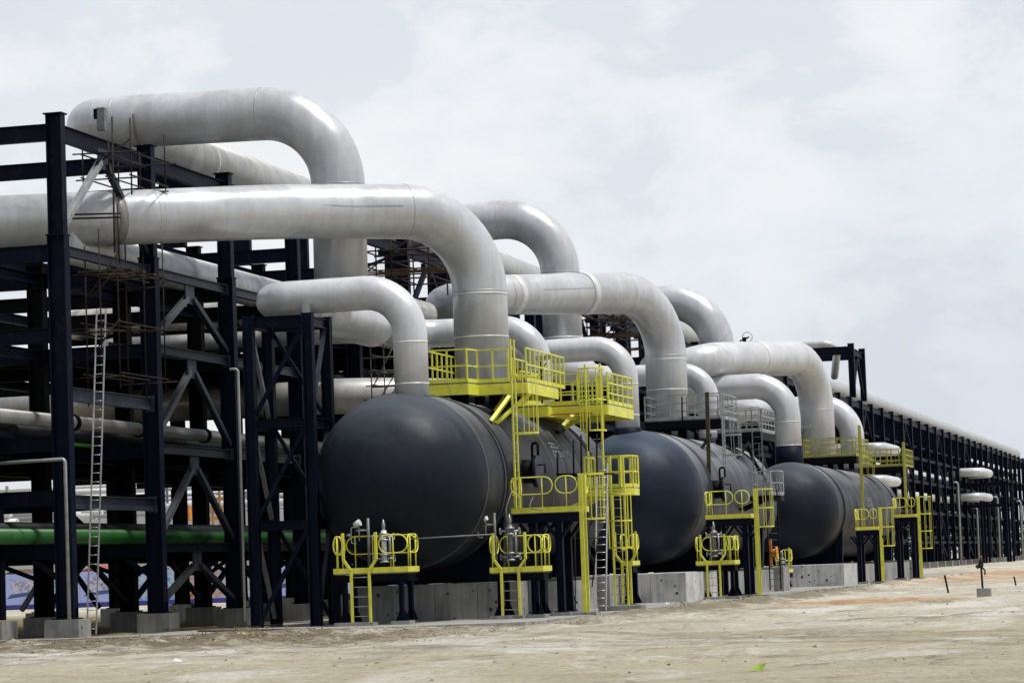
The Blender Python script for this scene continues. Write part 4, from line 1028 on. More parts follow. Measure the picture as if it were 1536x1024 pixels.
low_platform('yellow low platform in front of the dark head of the first vessel', 500.5, 612, 857, 87.3, 1.25, 528, 555, post_px=(515, 600))
low_platform('yellow low platform right of the first one beside the vessel flank', 735, 815, 855.5, 91.0, 1.15, 753, 779, post_px=(748, 803))
low_platform('yellow low platform before the flank of the middle vessel', 1044, 1102, 845, 120.5, 1.25, 1061, 1080, post_px=(1051, 1097))
low_platform('small yellow low platform near the orange bracket between second and third vessels', 1163, 1184, 857, 150.0, 1.2, 1165, 1178)
low_platform('small yellow low platform behind the caged ladder of the first vessel', 931, 949, 846, 108, 1.3, 934, 946)

def mid_platform(label, x0, x1, yd, Y, dep, posts, lad_px, cage_out, zc0, h=1.12, ext=1.15, lean=0.0):
    """tall platform on black legs beside a manway, caged ladder on its right end"""
    o = thing('access_platform', label, 'platform', 'yellow mid height platforms beside the manways')
    a = at(x0, yd, Y=Y); b = at(x1, yd, Y=Y); z = (a.z + b.z) / 2; X0, X1 = a.x, b.x
    MB().box((X0, Y, z - .07), (X1, Y + dep, z)).build('deck', 'galv_dull', o)
    MB().box((X0, Y - .012, z - .05), (X1, Y, z + .13)).build('toe_board', 'yellow', o)
    MB().box((X1, Y, z - .05), (X1 + .012, Y + dep, z + .13)).build('toe_board', 'yellow', o)
    for yy in (Y + .1, Y + dep - .1): MB().ibeam((X0, yy, z - .22), (X1, yy, z - .22), .14, .28).build('deck_beam', 'steel', o)
    W = X1 - X0
    loop_rail(o, (X0, Y + .02), (X0 + W * .62, Y + .02), z, h); loop_rail(o, (X0 + W * .66, Y + .02), (X1 - .03, Y + .02), z, h)
    loop_rail(o, (X0, Y + .05), (X0, Y + dep), z, h); loop_rail(o, (X1, Y + dep * .62), (X1, Y + dep), z, h)
    for p in posts:
        xx = at(p, yd, Y=Y).x
        for yy in (Y + .14, Y + dep - .14):
            mb = MB(); mb.ibeam((xx, yy, .18), (xx, yy, z - .36), .2, .24, (1, 0, 0), .02)
            mb.box((xx - .22, yy - .16, .14), (xx + .22, yy + .16, .18))
            for sx in (-1, 1):
                mb.bar((xx + sx * .10, yy, z - .85), (xx + sx * .45, yy, z - .38), .10, .10)
            mb.build('support_post', 'steel', o)
        pad(xx, Y + .17, .36, .34, .14, 'small concrete pad under a tall platform leg')
    settle(o, ((X0 + X1) / 2, Y, 0))
    l = thing('caged_ladder', cage_out, 'ladder', 'yellow caged ladders')
    xl = at(lad_px, yd, Y=Y + .2).x
    ladder_parts(l, (xl, Y + .32, .12), (xl, Y + .32, z), (0, 1, 0), .46, (.06, .13), rmat='galv', ext=ext)
    cage_parts(l, (xl, Y + .32), (1, 0), (0, 1), zc0, z + ext, r=.36, depth=.74)
    MB().bar((xl - .02, Y - .1, z + ext), (xl - .02, Y + .74, z + ext), .05, .05).build('head_bar', 'yellow', l)
    settle(l, (xl, Y + .32, 0))
    pad(xl, Y + .3, .4, .36, .12, 'small concrete pad at the foot of a caged ladder')
    return z, X0, X1
zC, xc0, xc1 = mid_platform('yellow mid height platform on black legs before the first manway', 767, 868, 766, 93.6, 1.5, (797, 836), 873, 'yellow caged ladder climbing to the first manway platform', 3.15)
zD, _, _ = mid_platform('yellow mid height platform on black legs before the middle vessel manway', 1058, 1126, 775.5, 123.6, 1.5, (1076, 1116), 1134, 'yellow caged ladder climbing beside the middle vessel', 3.0)
mid_platform('left one of the two yellow platforms beside the far vessel flank', 1283, 1317, 793, 164, 1.6, (1287, 1312), 1321, 'yellow caged ladder at the far vessel left of its twin', 2.1)
mid_platform('right one of the two yellow platforms beyond the far vessel', 1340, 1374, 774, 178, 1.7, (1345, 1368), 1378, 'yellow caged ladder right of its twin beyond the far vessel', 1.9)

# top platforms
def top_platform(label, name_g, z, deck_polys, rails, mat, deck_mat, stubs, braces, crown, bm=None, flat=True, group='platforms on the vessel crowns', nm=1, gap=.95):
    o = thing('top_platform', label, 'platform', group)
    for poly in deck_polys:
        MB().prism(poly, z - .06, z).build('deck', 'galv_dull', o)
        fr = MB(); k = len(poly)
        cxp = sum(p[0] for p in poly) / k; cyp = sum(p[1] for p in poly) / k
        for i in range(k):
            a = V((*poly[i], z - .19)); b = V((*poly[(i + 1) % k], z - .19)); fr.bar(a + V((0, 0, -.05)), b + V((0, 0, -.05)), .07, .36)
        # joists under the grating
        xs0 = min(p[0] for p in poly); xs1 = max(p[0] for p in poly); y0 = min(p[1] for p in poly); y1 = max(p[1] for p in poly)
        yy = y0 + .8
        while yy < y1 - .3: fr.bar((xs0 + .05, yy, z - .22), (xs1 - .05, yy, z - .22), .08, .18); yy += 1.1
        fr.build('deck_frame', deck_mat, o)
    for r_ in rails: rail_part(o, r_, z, 1.1, mat, gap, flat=flat, nmid=nm)
    for (x, y) in stubs:
        MB().bar((x, y, crown - .12), (x, y, z - .32), .34, .12, (0, 1, 0)).build('support_stub', 'black', o)
    for a, b in braces:
        g = MB().ibeam(a, b, .12, .16, (0, 1, 0), .02).build('brace', bm or deck_mat, o)
        d = (V(b) - V(a)).normalized()
        MB().bar(V(b) - d * .02, V(b) + d * .30, .17, .2, (0, 1, 0)).build('foot', 'black', g)
    settle(o, (deck_polys[0][0][0], deck_polys[0][0][1], z))
    return o
Z1 = 7.88
xa = at(642, 577, Y=94.5).x; xb = at(701, 577, Y=94.5).x; xcn = at(717, 580, Y=95.4).x; xd = at(790, 580, Y=95.4).x
top_platform('bright yellow zigzag platform on the crown of the first vessel', 'a', Z1,
    [[(xa, 94.5), (xb, 94.5), (xcn, 95.4), (xcn, 95.85), (xa, 95.85)], [(xcn + .02, 95.4), (xd, 95.4), (xd, 99.9), (xcn + .02, 99.9)]],
    [[(xa, 103.0), (xa, 94.5), (xb, 94.5), (xcn, 95.4), (xd - .62, 95.4)], [(xd, 95.4), (xd, 101.0)], [(xa + .9, 99.9), (xcn + .1, 99.9), (xcn + .1, 102)]],
    'yellow', 'yellow', [(-26.3, 95.0), (-25.9, 95.6), (-25.5, 95.2), (-25.15, 96.0), (-24.8, 96.6), (-24.65, 97.6), (-24.6, 98.8)],
    [(at(766, 592, Y=95.5), at(735, 634, Y=94.4)), (at(795, 590, Y=95.8), at(743, 636, Y=95.2)), (at(760, 592, Y=97.0), at(741, 620, Y=96.2))], 7.3, nm=1, gap=.62)
x2 = at(803, 606, Y=101.0).x; Z2 = at(850, 608, Y=103).z
x3 = at(848, 607, Y=102.8).x; x4 = at(873, 607, Y=102.8).x; x5 = at(905, 609, Y=103.5).x
top_platform('second yellow platform to the right on the crown of the first vessel', 'b', Z2,
    [[(x2 - 1.5, 102.02), (x2 + .2, 102.02), (x2 + .2, 107.0), (x2 - 1.5, 107.0)], [(x2 + .22, 102.6), (x5 + .35, 102.6), (x5 + .35, 107.0), (x2 + .22, 107.0)]],
    [[(x2 - .15, 99.5), (x2 - .05, 102.6), (x4 - .1, 102.6)], [(x5 + .35, 102.7), (x5 + .35, 107.0), (x2 - 1.5, 107.0)], [(x4 + .15, 105.0), (x5 - .1, 105.0)], [(x2 + .9, 104.0), (x4 + .3, 104.0)]],
    'yellow', 'yellow', [(-24.6, 102.6), (-24.4, 104.2), (-24.3, 105.6), (-25.2, 106.6), (-23.95, 106.5)],
    [(at(869, 612, Y=102.9), at(843, 640, Y=102.2)), (at(893, 615, Y=103.5), at(846, 642, Y=103.6))], 7.2, nm=2, gap=.8)
tag(MB().bar((x2 - .1, 102.3, Z2 - .34), (x5 - .2, 102.5, Z2 - .34), .12, .035).build('lifting_bar', 'redcab'), 'thin red brown bar lying under the second yellow crown platform', 'bar')

# ladders of the first vessel
def side_ladder(label, xp, Y, z0, z1, ext, cz0=None, mat='yellow', group='yellow caged ladders', stile=(.09, .05), czt=None):
    l = thing('caged_ladder', label, 'ladder', group)
    x = at(xp, 600, Y=Y).x
    ladder_parts(l, (x, Y, z0), (x, Y, z1), (0, 1, 0), .48, stile, mat=mat, ext=ext)
    if cz0: cage_parts(l, (x, Y), (1, 0), (0, 1), cz0, czt or z1 + .05, r=.36, mat=mat, depth=.80)
    settle(l, (x, Y, z0))
side_ladder('yellow ladder from the manway platform up to the zigzag crown platform', 771, 94.0, zC, Z1, 1.3, 6.05)
l = thing('caged_ladder', 'yellow ladder with thick right stile from the landing up to the second crown platform', 'ladder', 'yellow caged ladders')
zE = at(912, 727, Y=101.0).z
xl = at(891, 620, Y=102.2).x
ladder_parts(l, (xl, 102.2, zE), (xl, 102.2, Z2), (1, 0, 0), .54, (.06, .10), ext=1.4, rmat='galv')
cage_parts(l, (xl, 102.2), (0, -1), (1, 0), Z2 - 1.0, Z2 + 1.2, r=.44, depth=.75)
settle(l, (xl, 102.2, zE))
# octagonal landing on the right of the first vessel
def landing(label, x0, x1, yd, Y, dep, mat, deckm, legs=True, group=None):
    o = thing('landing_platform', label, 'platform', group)
    a = at(x0, yd, Y=Y); b = at(x1, yd, Y=Y); z = (a.z + b.z) / 2; X0, X1 = a.x, b.x
    c = .35
    poly = [(X0, Y), (X1 - c, Y), (X1, Y + c), (X1, Y + dep - c), (X1 - c, Y + dep), (X0, Y + dep)]
    MB().prism(poly, z - .06, z).build('deck', 'galv_dull', o)
    fr = MB()
    for i in range(6): fr.bar(V((*poly[i], z - .16)), V((*poly[(i + 1) % 6], z - .16)), .06, .24)
    fr.build('deck_frame', deckm, o)
    rail_part(o, [(X0, Y + dep), (X0, Y), (X1 - c, Y), (X1, Y + c), (X1, Y + dep - c), (X1 - c, Y + dep), (X0 + .5, Y + dep)], z, 1.1, mat, .5, flat=True, nmid=1)
    for s_ in (0, 1):
        MB().bar((X0 + .3, Y + .2 + s_ * (dep - .4), z - .28), (X0 - .9, Y + .2 + s_ * (dep - .4), z - .75), .1, .12).build('bracket', deckm, o)
    settle(o, (X0, Y, z))
    return z, X0, X1
zE, xe0, xe1 = landing('yellow many sided landing between the two ladders right of the first vessel', 878, 947, 731, 100.6, 1.6, 'yellow', 'yellow')
l = thing('caged_ladder', 'yellow caged ladder from the ground to the many sided landing', 'ladder', 'yellow caged ladders')
xl = at(929, 800, Y=100.2).x
ladder_parts(l, (xl, 100.2, .1), (xl, 100.2, zE), (1, 0, 0), .46, (.06, .09), rmat='galv', ext=1.1)
cage_parts(l, (xl, 100.2), (.35, -1), (1, .35), 2.2, zE - .25, r=.42, depth=.7, hoopgap=.95)
settle(l, (xl, 100.2, 0)); pad(xl, 100.2, .75, .45, .2, 'small concrete pad at the foot of a caged ladder')
# loose aluminium ladders
l = thing('portable_ladder', 'loose aluminium ladder leaning on the landing right of the first vessel', 'ladder', 'loose aluminium ladders')
ladder_parts(l, at(901, 915, Y=96.4) , at(903.5, 696, Y=98.6), (1, 0, 0), .37, (.03, .07), 'alu', 'alu', .28)
settle(l, at(901, 915, Y=96.4))
l = thing('portable_ladder', 'tall loose aluminium ladder reaching the scaffold between the first two rack posts', 'ladder', 'loose aluminium ladders')
ladder_parts(l, at(137.2, 951, Y=84.2), at(152, 463, Y=85.8), (1, 0, 0), .30, (.03, .06), 'alu', 'alu', .285)
settle(l, at(137.2, 951, Y=84.2))

# second and third vessel crown platforms
Z3 = 8.05
xa = at(971, 635, Y=131.0).x; xb = at(1083, 633, Y=131.0).x
top_platform('galvanised grey railed platform over black framing on the middle vessel', 'c', Z3,
    [[(xa, 130.6), (xb, 130.6), (xb, 132.6), (xa, 132.6)]],
    [[(xa, 136), (xa, 130.6), (xb, 130.6), (xb, 135)], [(xa + 1.6, 132.4), (xb - .4, 132.4)]],
    'galv', 'black', [(-26.3, 131.0), (-25.6, 131.2), (-24.9, 131.3), (-26.3, 132.4), (-25.2, 132.5)],
    [(at(1066, 652, Y=131), at(1040, 690, Y=130))], 7.2, nm=2, gap=1.2, group='platforms on the vessel crowns')
xa2 = at(1086, 652, Y=139.0).x; xb2 = at(1140, 653, Y=139.0).x
top_platform('second galvanised grey railed platform at the far end of the middle vessel', 'd', 7.75,
    [[(xa2 - .3, 139), (xb2, 139), (xb2, 143.5), (xa2 - .3, 143.5)]],
    [[(xb, 135.2), (xa2 - .3, 139), (xb2, 139), (xb2, 143.5)], [(xa2, 141), (xb2 - .2, 141)]],
    'galv', 'black', [(-24.6, 138.9), (-24.2, 140.2), (-24.4, 141.6), (-25.0, 142.6)],
    [(at(1123, 664, Y=139), at(1102, 692, Y=138)), (at(1118, 664, Y=139.5), at(1138, 704, Y=139.5))], 7.2, nm=2, gap=.9)
M['yellow_shaded'] = basic('shade_toned_yellow_paint', (0.36, 0.36, 0.06), 0.5, 0, 0.2, 3, 0.3)  # safety yellow darkened, shade of the far platforms put into the colour
for la, x0, x1, Ya, y0p in (('shade-toned yellow railed platform on the crown of the third vessel', 1205, 1284, 178, 684), ('lower shade-toned yellow railed platform at the far end of the third vessel', 1288, 1354, 190, 699)):
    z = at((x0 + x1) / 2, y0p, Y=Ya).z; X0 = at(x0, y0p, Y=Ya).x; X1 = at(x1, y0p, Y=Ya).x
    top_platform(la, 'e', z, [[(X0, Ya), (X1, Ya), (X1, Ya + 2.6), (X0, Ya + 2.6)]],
        [[(X0, Ya + 7), (X0, Ya), (X1, Ya), (X1, Ya + 6)], [(X0 + .8, Ya + 2.5), (X1 - .5, Ya + 2.5)]], 'yellow_shaded', 'black',
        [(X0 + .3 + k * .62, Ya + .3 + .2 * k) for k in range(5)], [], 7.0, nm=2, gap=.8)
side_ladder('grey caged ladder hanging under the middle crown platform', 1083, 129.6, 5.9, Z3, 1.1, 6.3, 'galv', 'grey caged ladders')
side_ladder('shade-toned yellow ladder post from the far platform up to the third crown', 1287, 176.0, 3.2, 8.1, 1.3, 6.4, 'yellow_shaded', 'yellow caged ladders', (.10, .12))
side_ladder('thinner shade-toned yellow ladder post farther right at the end of the third vessel', 1352, 190.0, 4.2, 7.6, 1.2, None, 'yellow_shaded', 'yellow caged ladders', (.10, .12))
zg, xg0, xg1 = landing('grey galvanised landing between the second and third vessels', 1126, 1168, 742, 134.0, 1.8, 'galv', 'black')
l = thing('caged_ladder', 'dark grey ladder hanging below the grey landing', 'ladder', 'grey caged ladders')
xl = at(1160, 800, Y=133.6).x
ladder_parts(l, (xl, 133.6, .2), (xl, 133.6, zg), (1, 0, 0), .5, (.05, .08), 'black', 'galv_dull', .3, ext=.2); settle(l, (xl, 133.6, 0))
l = thing('fixed_ladder', 'grey ladder from the grey landing to the far end platform of the middle vessel', 'ladder', 'grey caged ladders')
xl = at(1137, 690, Y=138.6).x
ladder_parts(l, (xl, 138.6, zg), (xl, 138.6, 7.7), (1, 0, 0), .45, (.05, .06), 'galv_dull', 'galv_dull', .3, ext=1.0); settle(l, (xl, 138.6, zg))

# ------------------------------------------------------------------ gauges and valves
def gauge(label, xp, ytop, ybot, Y, white=True, head=True):
    o = thing('level_gauge', label, 'instrument', 'instruments above the low platforms')
    t = at(xp, ytop, Y=Y); b = at(xp, ybot, Y=Y); x = t.x
    MB().tube([(x, Y, b.z + .12), (x, Y, t.z - .25)], .085, 14).build('body', 'white' if white else 'galv_dull', o)
    MB().tube([(x + .19, Y, b.z + .3), (x + .19, Y, t.z - .45)], .04, 10).build('bypass_tube', 'galv', o)
    for z in (b.z + .12, b.z + .34, t.z - .55, t.z - .36):
        MB().tube([(x, Y, z - .03), (x, Y, z + .03)], .15, 16).build('flange', 'galv', o)
    for z, s_ in ((t.z - .45, 1), (t.z - .45, -1), (b.z + .22, 1), (b.z + .22, -1)):
        MB().tube([(x, Y, z), (x + s_ * .30, Y, z)], .035, 8).build('stub', 'galv', o)
        ringp = [(x + s_ * .32, Y + .10 * math.cos(k * PI / 6), z + .10 * math.sin(k * PI / 6)) for k in range(12)]
        h = MB().tube(ringp, .014, 6, closed=True).tube([(x + s_ * .32, Y - .1, z), (x + s_ * .32, Y + .1, z)], .01, 6).build('handwheel', 'galv', o)
    MB().tube([(x, Y, t.z - .25), (x, Y, t.z - .08), (x, Y, t.z + .1)], [.05, .06, .01], 10).build('vent', 'galv', o)
    MB().tube([(x, Y, b.z + .28), (x - .1, Y + 1.4, b.z + .28)], .05, 10).build('branch', 'black', o)
    MB().tube([(x, Y, t.z - .4), (x - .1, Y + 2.0, t.z - .4)], .05, 10).build('branch', 'black', o)
    if head:
        hx = x - .72
        pst = MB().tube([(hx + .22, Y, b.z - .1), (hx + .22, Y, t.z + .15)], .045, 10).build('stand_post', 'galv_dull', o)
        MB().tube([(hx - .18, Y, t.z - .22), (hx + .20, Y, t.z - .22)], .03, 8).build('arm', 'galv', pst)
        MB().tube([(hx - .22, Y - .05, t.z - .05), (hx - .02, Y - .08, t.z + .03)], [.07, .11], 14).build('transmitter_head', 'white', o)
        MB().tube([(hx - .08, Y, t.z - .05), (hx - .08, Y, t.z - .55)], .022, 8).build('conduit', 'galv', o)
        MB().tube(bend([(hx - .08, Y, t.z - .12), (hx - .34, Y, t.z - .12), (hx - .34, Y, t.z - .62), (hx - .18, Y, t.z - .62)], .05, 4), .018, 8).build('conduit', 'galv', o)
        MB().tube([(hx - .5, Y, t.z - .36), (hx - .34, Y, t.z - .36)], [.02, .06], 10).build('sensor', 'galv', o)
    settle(o, (x, Y, b.z))
gauge('white column level gauge with side wheels above the first low platform', 575, 783, 848, 88.0)
gauge('grey piped level gauge above the second low platform', 764, 775, 845, 91.7, False, True)
gauge('dark level gauge above the low platform of the middle vessel', 1070, 785, 838, 121.3, False, False)
gauge('small grey valve cluster at the low platform beside the orange bracket', 1173, 828, 852, 150.6, False, False)
gauge('grey instrument between the legs of the far right platform', 1362, 780, 815, 180, False, False)
# cables looping from the manway platform to the gauge
for k, (px, la) in enumerate(((768, 'thin grey cable looping from the manway platform to the second gauge'), (800, 'thin grey hose hanging from the first manway'))):
    p = [at(px, 735 if k == 0 else 745, Y=93.0), at(px - 9, 762, Y=92.7), at(px - 7 if k == 0 else px + 14, 790 if k == 0 else 765, Y=92.3)]
    tag(MB().tube(bend(p, .35, 6), .016, 6).build('cable', 'galv_dull'), la, 'cable')
# thin horizontal conduit between the two low platforms
tag(MB().tube([at(611, 808, Y=87.7), at(737, 801, Y=88.4)], .022, 8).build('conduit_pipe', 'galv_dull'), 'thin pale conduit spanning between the first two low platforms', 'pipe')

# ------------------------------------------------------------------ tower left of the first vessel
tw = thing('support_tower', 'narrow dark steel tower on four legs carrying the slender looped pipe', 'tower')
TX = [at(379, 700, Y=89.0).x, at(468, 700, Y=89.0).x]; TY = (89.0, 90.9); ZT = 9.95
for x in TX:
    for y in TY: MB().ibeam((x, y, .04), (x, y, ZT + .05), .30, .34, (1, 0, 0), .03).build('leg', 'steel', tw)
for z in (ZT, 6.7, 3.45):
    for y in TY: MB().ibeam((TX[0] + .18, y, z - .18), (TX[1] - .18, y, z - .18), .2, .34 if z > 9 else .26).build('beam', 'steel', tw)
    for x in TX: MB().ibeam((x, TY[0] + .18, z - .2), (x, TY[1] - .18, z - .2), .2, .3).build('beam', 'steel_grey' if z > 9 else 'steel', tw)
for za, zb in ((9.6, 6.8), (6.4, 3.5), (3.2, .3)):
    MB().bar((TX[1] - .15, TY[0], za), (TX[0] + .15, TY[0], zb), .12, .12, (0, 1, 0)).build('brace', 'steel', tw)
    MB().bar((TX[1], TY[1] - .15, za), (TX[1], TY[0] + .15, zb), .12, .12, (1, 0, 0)).build('brace', 'steel_grey', tw)
    MB().bar((TX[0], TY[0] + .15, za), (TX[0], TY[1] - .15, zb), .12, .12, (1, 0, 0)).build('brace', 'galv_dull', tw)
    MB().bar((TX[0] + .15, TY[1], za), (TX[1] - .15, TY[1], zb), .12, .12, (0, 1, 0)).build('brace', 'steel', tw)
MB().box((TX[0] + 1.5, 90.0, ZT), (TX[0] + 1.62, 91.0, 10.4)).build('pipe_shoe', 'galv', tw)
settle(tw, (TX[0], 89.0, 0))

# ------------------------------------------------------------------ scaffolds
def scaffold(label, X0, X1, Y0, Y1, z0, z1, nx, ny, nz, mat='rust', r=.026, jit=.12, boards=None, seed=1, diag=3):
    rn = random.Random(seed); o = thing('scaffold', label, 'scaffold', None)
    st = []
    for i in range(nx):
        for j in range(ny):
            x = X0 + (X1 - X0) * (i / max(1, nx - 1)) + rn.gauss(0, jit * .4); y = Y0 + (Y1 - Y0) * (j / max(1, ny - 1))
            za = z0 + rn.uniform(-.5, .3); zb = z1 + rn.uniform(-.3, .7); st.append((x, y))
            MB().tube([(x, y, za), (x, y, zb)], r, 7).build('standard', mat, o)
    for k in range(nz):
        z = z0 + (z1 - z0) * (k + .3) / nz
        for j in range(ny):
            y = Y0 + (Y1 - Y0) * (j / max(1, ny - 1)) - .05; zz_ = z + rn.gauss(0, .06)
            MB().tube([(X0 - rn.uniform(.1, .5), y, zz_), (X1 + rn.uniform(.1, .5), y, zz_ + rn.gauss(0, .05))], r, 7).build('ledger', mat, o)
        for i in range(nx):
            x = X0 + (X1 - X0) * (i / max(1, nx - 1)) + .05
            MB().tube([(x, Y0 - rn.uniform(.1, .4), z + .06), (x, Y1 + rn.uniform(.1, .4), z + .06)], r, 7).build('transom', mat, o)
    for k in range(diag):
        za = rn.uniform(z0, z1 - 1); MB().tube([(X0, Y0, za), (X1, Y0, za + rn.uniform(1, 2.2))], r, 7).build('diagonal_tube', mat, o)
    if boards:
        for z in boards:
            nb = 4
            for q in range(nb):
                y = Y0 + (Y1 - Y0) * (q + .5) / nb; MB().box((X0 - .3, y - .12, z), (X1 + .3, y + .12, z + .04)).build('board', 'ply', o)
    settle(o, (X0, Y0, z0))
    return o
scaffold('rusty tube scaffold hung under the fat silver pipe in the first rack bay', at(130, 400, Y=86.0).x, at(185, 400, Y=86).x, 85.6, 89.4, 7.6, 12.4, 3, 2, 3, boards=(11.4,), seed=2, diag=3)
scaffold('scaffold tubes above the fat silver pipe at the rack corner', at(128, 260, Y=87.0).x, at(200, 260, Y=87.0).x, 86.8, 89.8, 14.2, 15.7, 3, 2, 2, seed=4, diag=1)
for (xa_, ya_, xb_, yb_, la) in ((168, 175, 172, 380, 'tall upright scaffold tube before the fat silver pipe'), (176, 305, 179, 395, 'shorter upright scaffold tube before the fat silver pipe')):
    tag(MB().tube([at(xa_, ya_, Y=84.6), at(xb_, yb_, Y=84.6)], .03, 8).build('scaffold_tube', 'rust'), la, 'scaffold tube')
for (y1_, y2_, la) in ((322, 320, 'upper level tube clamped across the fat silver pipe'), (328, 326, 'lower level tube clamped across the fat silver pipe')):
    tag(MB().tube([at(103, y1_, Y=84.4), at(181, y2_, Y=84.4)], .03, 8).build('scaffold_tube', 'rust'), la, 'scaffold tube')
a = at(622, 395, Y=118); scaffold('scaffold cluster behind the bend of the fat silver pipe', a.x - 2.2, a.x + .9, 117, 120, a.z - .9, a.z + 1.0, 3, 2, 3, seed=6, r=.035, boards=(a.z - .3,))
a = at(920, 495, Y=150); scaffold('scaffold cluster seen under the second fat drop pipe', a.x - 1.2, a.x + 1.6, 149, 152, a.z - 1.2, a.z + 1.0, 3, 2, 4, seed=8, r=.04, boards=(a.z - .3,))
a = at(590, 570, Y=104); scaffold('small scaffold tower seen behind the slender looped pipe', a.x - .5, a.x + .7, 103, 104.5, a.z - 1.5, a.z + 1.2, 2, 2, 5, 'galv_dull', seed=9)
# scaffold tubes leaning by the first vessel flank
o = thing('scaffold', 'black scaffold tubes standing against the shell of the first vessel', 'scaffold')
for xp, ya_, yb_ in ((836, 677, 714), (860, 660, 711), (871.5, 652, 711), (895, 650, 712), (882.5, 625, 676)):
    MB().tube([at(xp, ya_, Y=97.2), at(xp + .6, yb_, Y=97.2)], .03, 8).build('standard', 'black', o)
MB().tube([at(834, 711, Y=97.15), at(921, 710, Y=97.15)], .03, 8).build('ledger', 'black', o)
MB().tube([at(838, 713.5, Y=97.9), at(900, 712.5, Y=97.9)], .03, 8).build('ledger', 'black', o)
for xa_, ya_, xb_, yb_ in ((862, 770, 863, 915), (846, 865, 866, 905), (888, 880, 897, 800), (796, 790, 797, 880)):
    MB().tube([at(xa_, ya_, Y=96.2), at(xb_, yb_, Y=96.2)], .022, 8).build('standard', 'rust', o)
MB().tube([at(845, 807, Y=96.3), at(905, 806, Y=96.3)], .02, 8).build('ledger', 'rust', o)
settle(o, at(860, 711, Y=97.2))
# rust streaked post at the middle vessel
tag(MB().bar(at(1060.5, 588, Y=127.5), at(1064.5, 742, Y=127.5), .16, .16, (0, 1, 0)).build('lifting_post', 'rust_tube'), 'rust streaked upright post beside the manway of the middle vessel', 'post')
tag(MB().bar(at(1023, 595, Y=130.4), at(1023.4, 634, Y=130.4), .06, .06, (0, 1, 0)).build('scaffold_tube', 'black'), 'short black tube upright at the grey crown platform', 'scaffold tube')
# orange bracket
o = thing('spool_bracket', 'orange flanged spool on an upright between the second and third vessels', 'bracket')
a = at(1155, 808, Y=147); b = at(1157, 853, Y=147)
MB().bar(a, b, .14, .14, (0, 1, 0)).build('upright', 'orange', o)
c = at(1155, 829, Y=147)
MB().tube([c, c + V((.2, 0, 0)), c + V((.32, 0, 0))], [.16, .2, .25], 18).build('spool', 'orange', o)
MB().tube([c + V((.32, 0, 0)), c + V((.38, 0, 0))], .33, 20).build('flange', 'orange', o)
settle(o, b)

# flood light and small items on the crowns
def flood(label, px, py, Y):
    o = thing('flood_light', label, 'lamp', 'flood lights on the crown platforms')
    p = at(px, py, Y=Y)
    MB().tube([p + V((-.15, 0, -.1)), p + V((-.15, 0, -1.6))], .03, 8).build('pole', 'black', o)
    MB().bar(p + V((-.35, 0, 0)), p + V((.38, 0, .06)), .30, .12).build('housing', 'galv', o)
    MB().bar(p + V((-.32, 0, -.08)), p + V((.30, 0, -.03)), .24, .03).build('lens', 'white', o)
    MB().tube([p + V((-.15, 0, -.45)), p + V((.1, 0, -.1))], .02, 6).build('arm', 'black', o)
    settle(o, p + V((-.15, 0, -1.6)))
flood('flood light on a black arm beside the first yellow crown platform', 817, 537, 100.0)
flood('flood light at the left end of the third crown platform', 1206, 640, 178.0)
o = thing('valve', 'small dark valve with a round wheel standing on the third fat drop pipe', 'valve')
p = at(1117, 514, Y=182)
MB().tube([p, p + V((0, 0, .35))], .12, 10).build('body', 'black', o)
MB().tube([p + V((.18 + .32 * math.cos(k * PI/8), 0, .35 + .32 * math.sin(k * PI/8))) for k in range(16)], .025, 6, closed=True).build('handwheel', 'galv', o)
MB().tube([p + V((-.3, 0, .12)), p + V((.3, 0, .35))], .05, 8).build('stem', 'black', o); settle(o, p)
o = thing('lamp_fitting', 'grey box fitting standing on the top rack beam', 'box')
p = at(153, 205, X=-34.95)
MB().box((p.x - .13, p.y - .1, 16.02), (p.x + .13, p.y + .12, 16.75)).build('box', 'galv_dull', o)
MB().box((p.x - .22, p.y - .13, 16.4), (p.x - .11, p.y + .05, 16.72)).build('clip', 'black', o); settle(o, (p.x, p.y, 16.02))

# ------------------------------------------------------------------ hydrant, stakes, litter
o = thing('hydrant', 'rusty dark standpipe hydrant on a concrete block at the right', 'hydrant')
hx, hy = at(1477, 893, Z=0.0).x, at(1477, 893, Z=0).y
bz = at(1477, 899, Y=hy).z; s_ = 0.0235
MB().box((hx - .26, hy - .26, bz), (hx + .24, hy + .24, bz + .42)).build('block', 'conc', o)
MB().tube([(hx - .06, hy, bz + .42), (hx - .08, hy, bz + 1.25)], .038, 12).build('pipe_riser', 'rust', o)
MB().tube([(hx - .08, hy, bz + 1.15), (hx - .08, hy, bz + 1.25), (hx - .08, hy, bz + 1.42), (hx - .08, hy, bz + 1.5)], [.05, .095, .085, .04], 14).build('head', 'rust', o)
MB().tube([(hx - .08, hy, bz + 1.3), (hx - .24, hy - .05, bz + 1.18)], [.06, .075], 12).build('outlet', 'rust', o)
MB().tube([(hx - .08, hy, bz + 1.22), (hx + .06, hy, bz + 1.06), (hx + .04, hy, bz + .9)], .03, 8).build('chain', 'rust', o)
MB().tube([(hx - .06, hy, bz + 1.5), (hx - .06, hy, bz + 1.6)], .04, 10).build('cap', 'redcab', o)
settle(o, (hx, hy, bz))
for (xa_, ya_, xb_, yb_, la) in ((1417, 862, 1423, 891, 'dark leaning stake in the dirt left of the hydrant'), (1521, 864, 1524, 878, 'short dark stake in the dirt right of the hydrant')):
    b = at(xb_, yb_, Z=-.05); tag(MB().bar(b, at(xa_, ya_, Y=b.y), .07, .07, (0, 1, 0)).build('stake', 'black'), la, 'stake')
p = at(1134, 1007, Z=-.08); mb = MB()
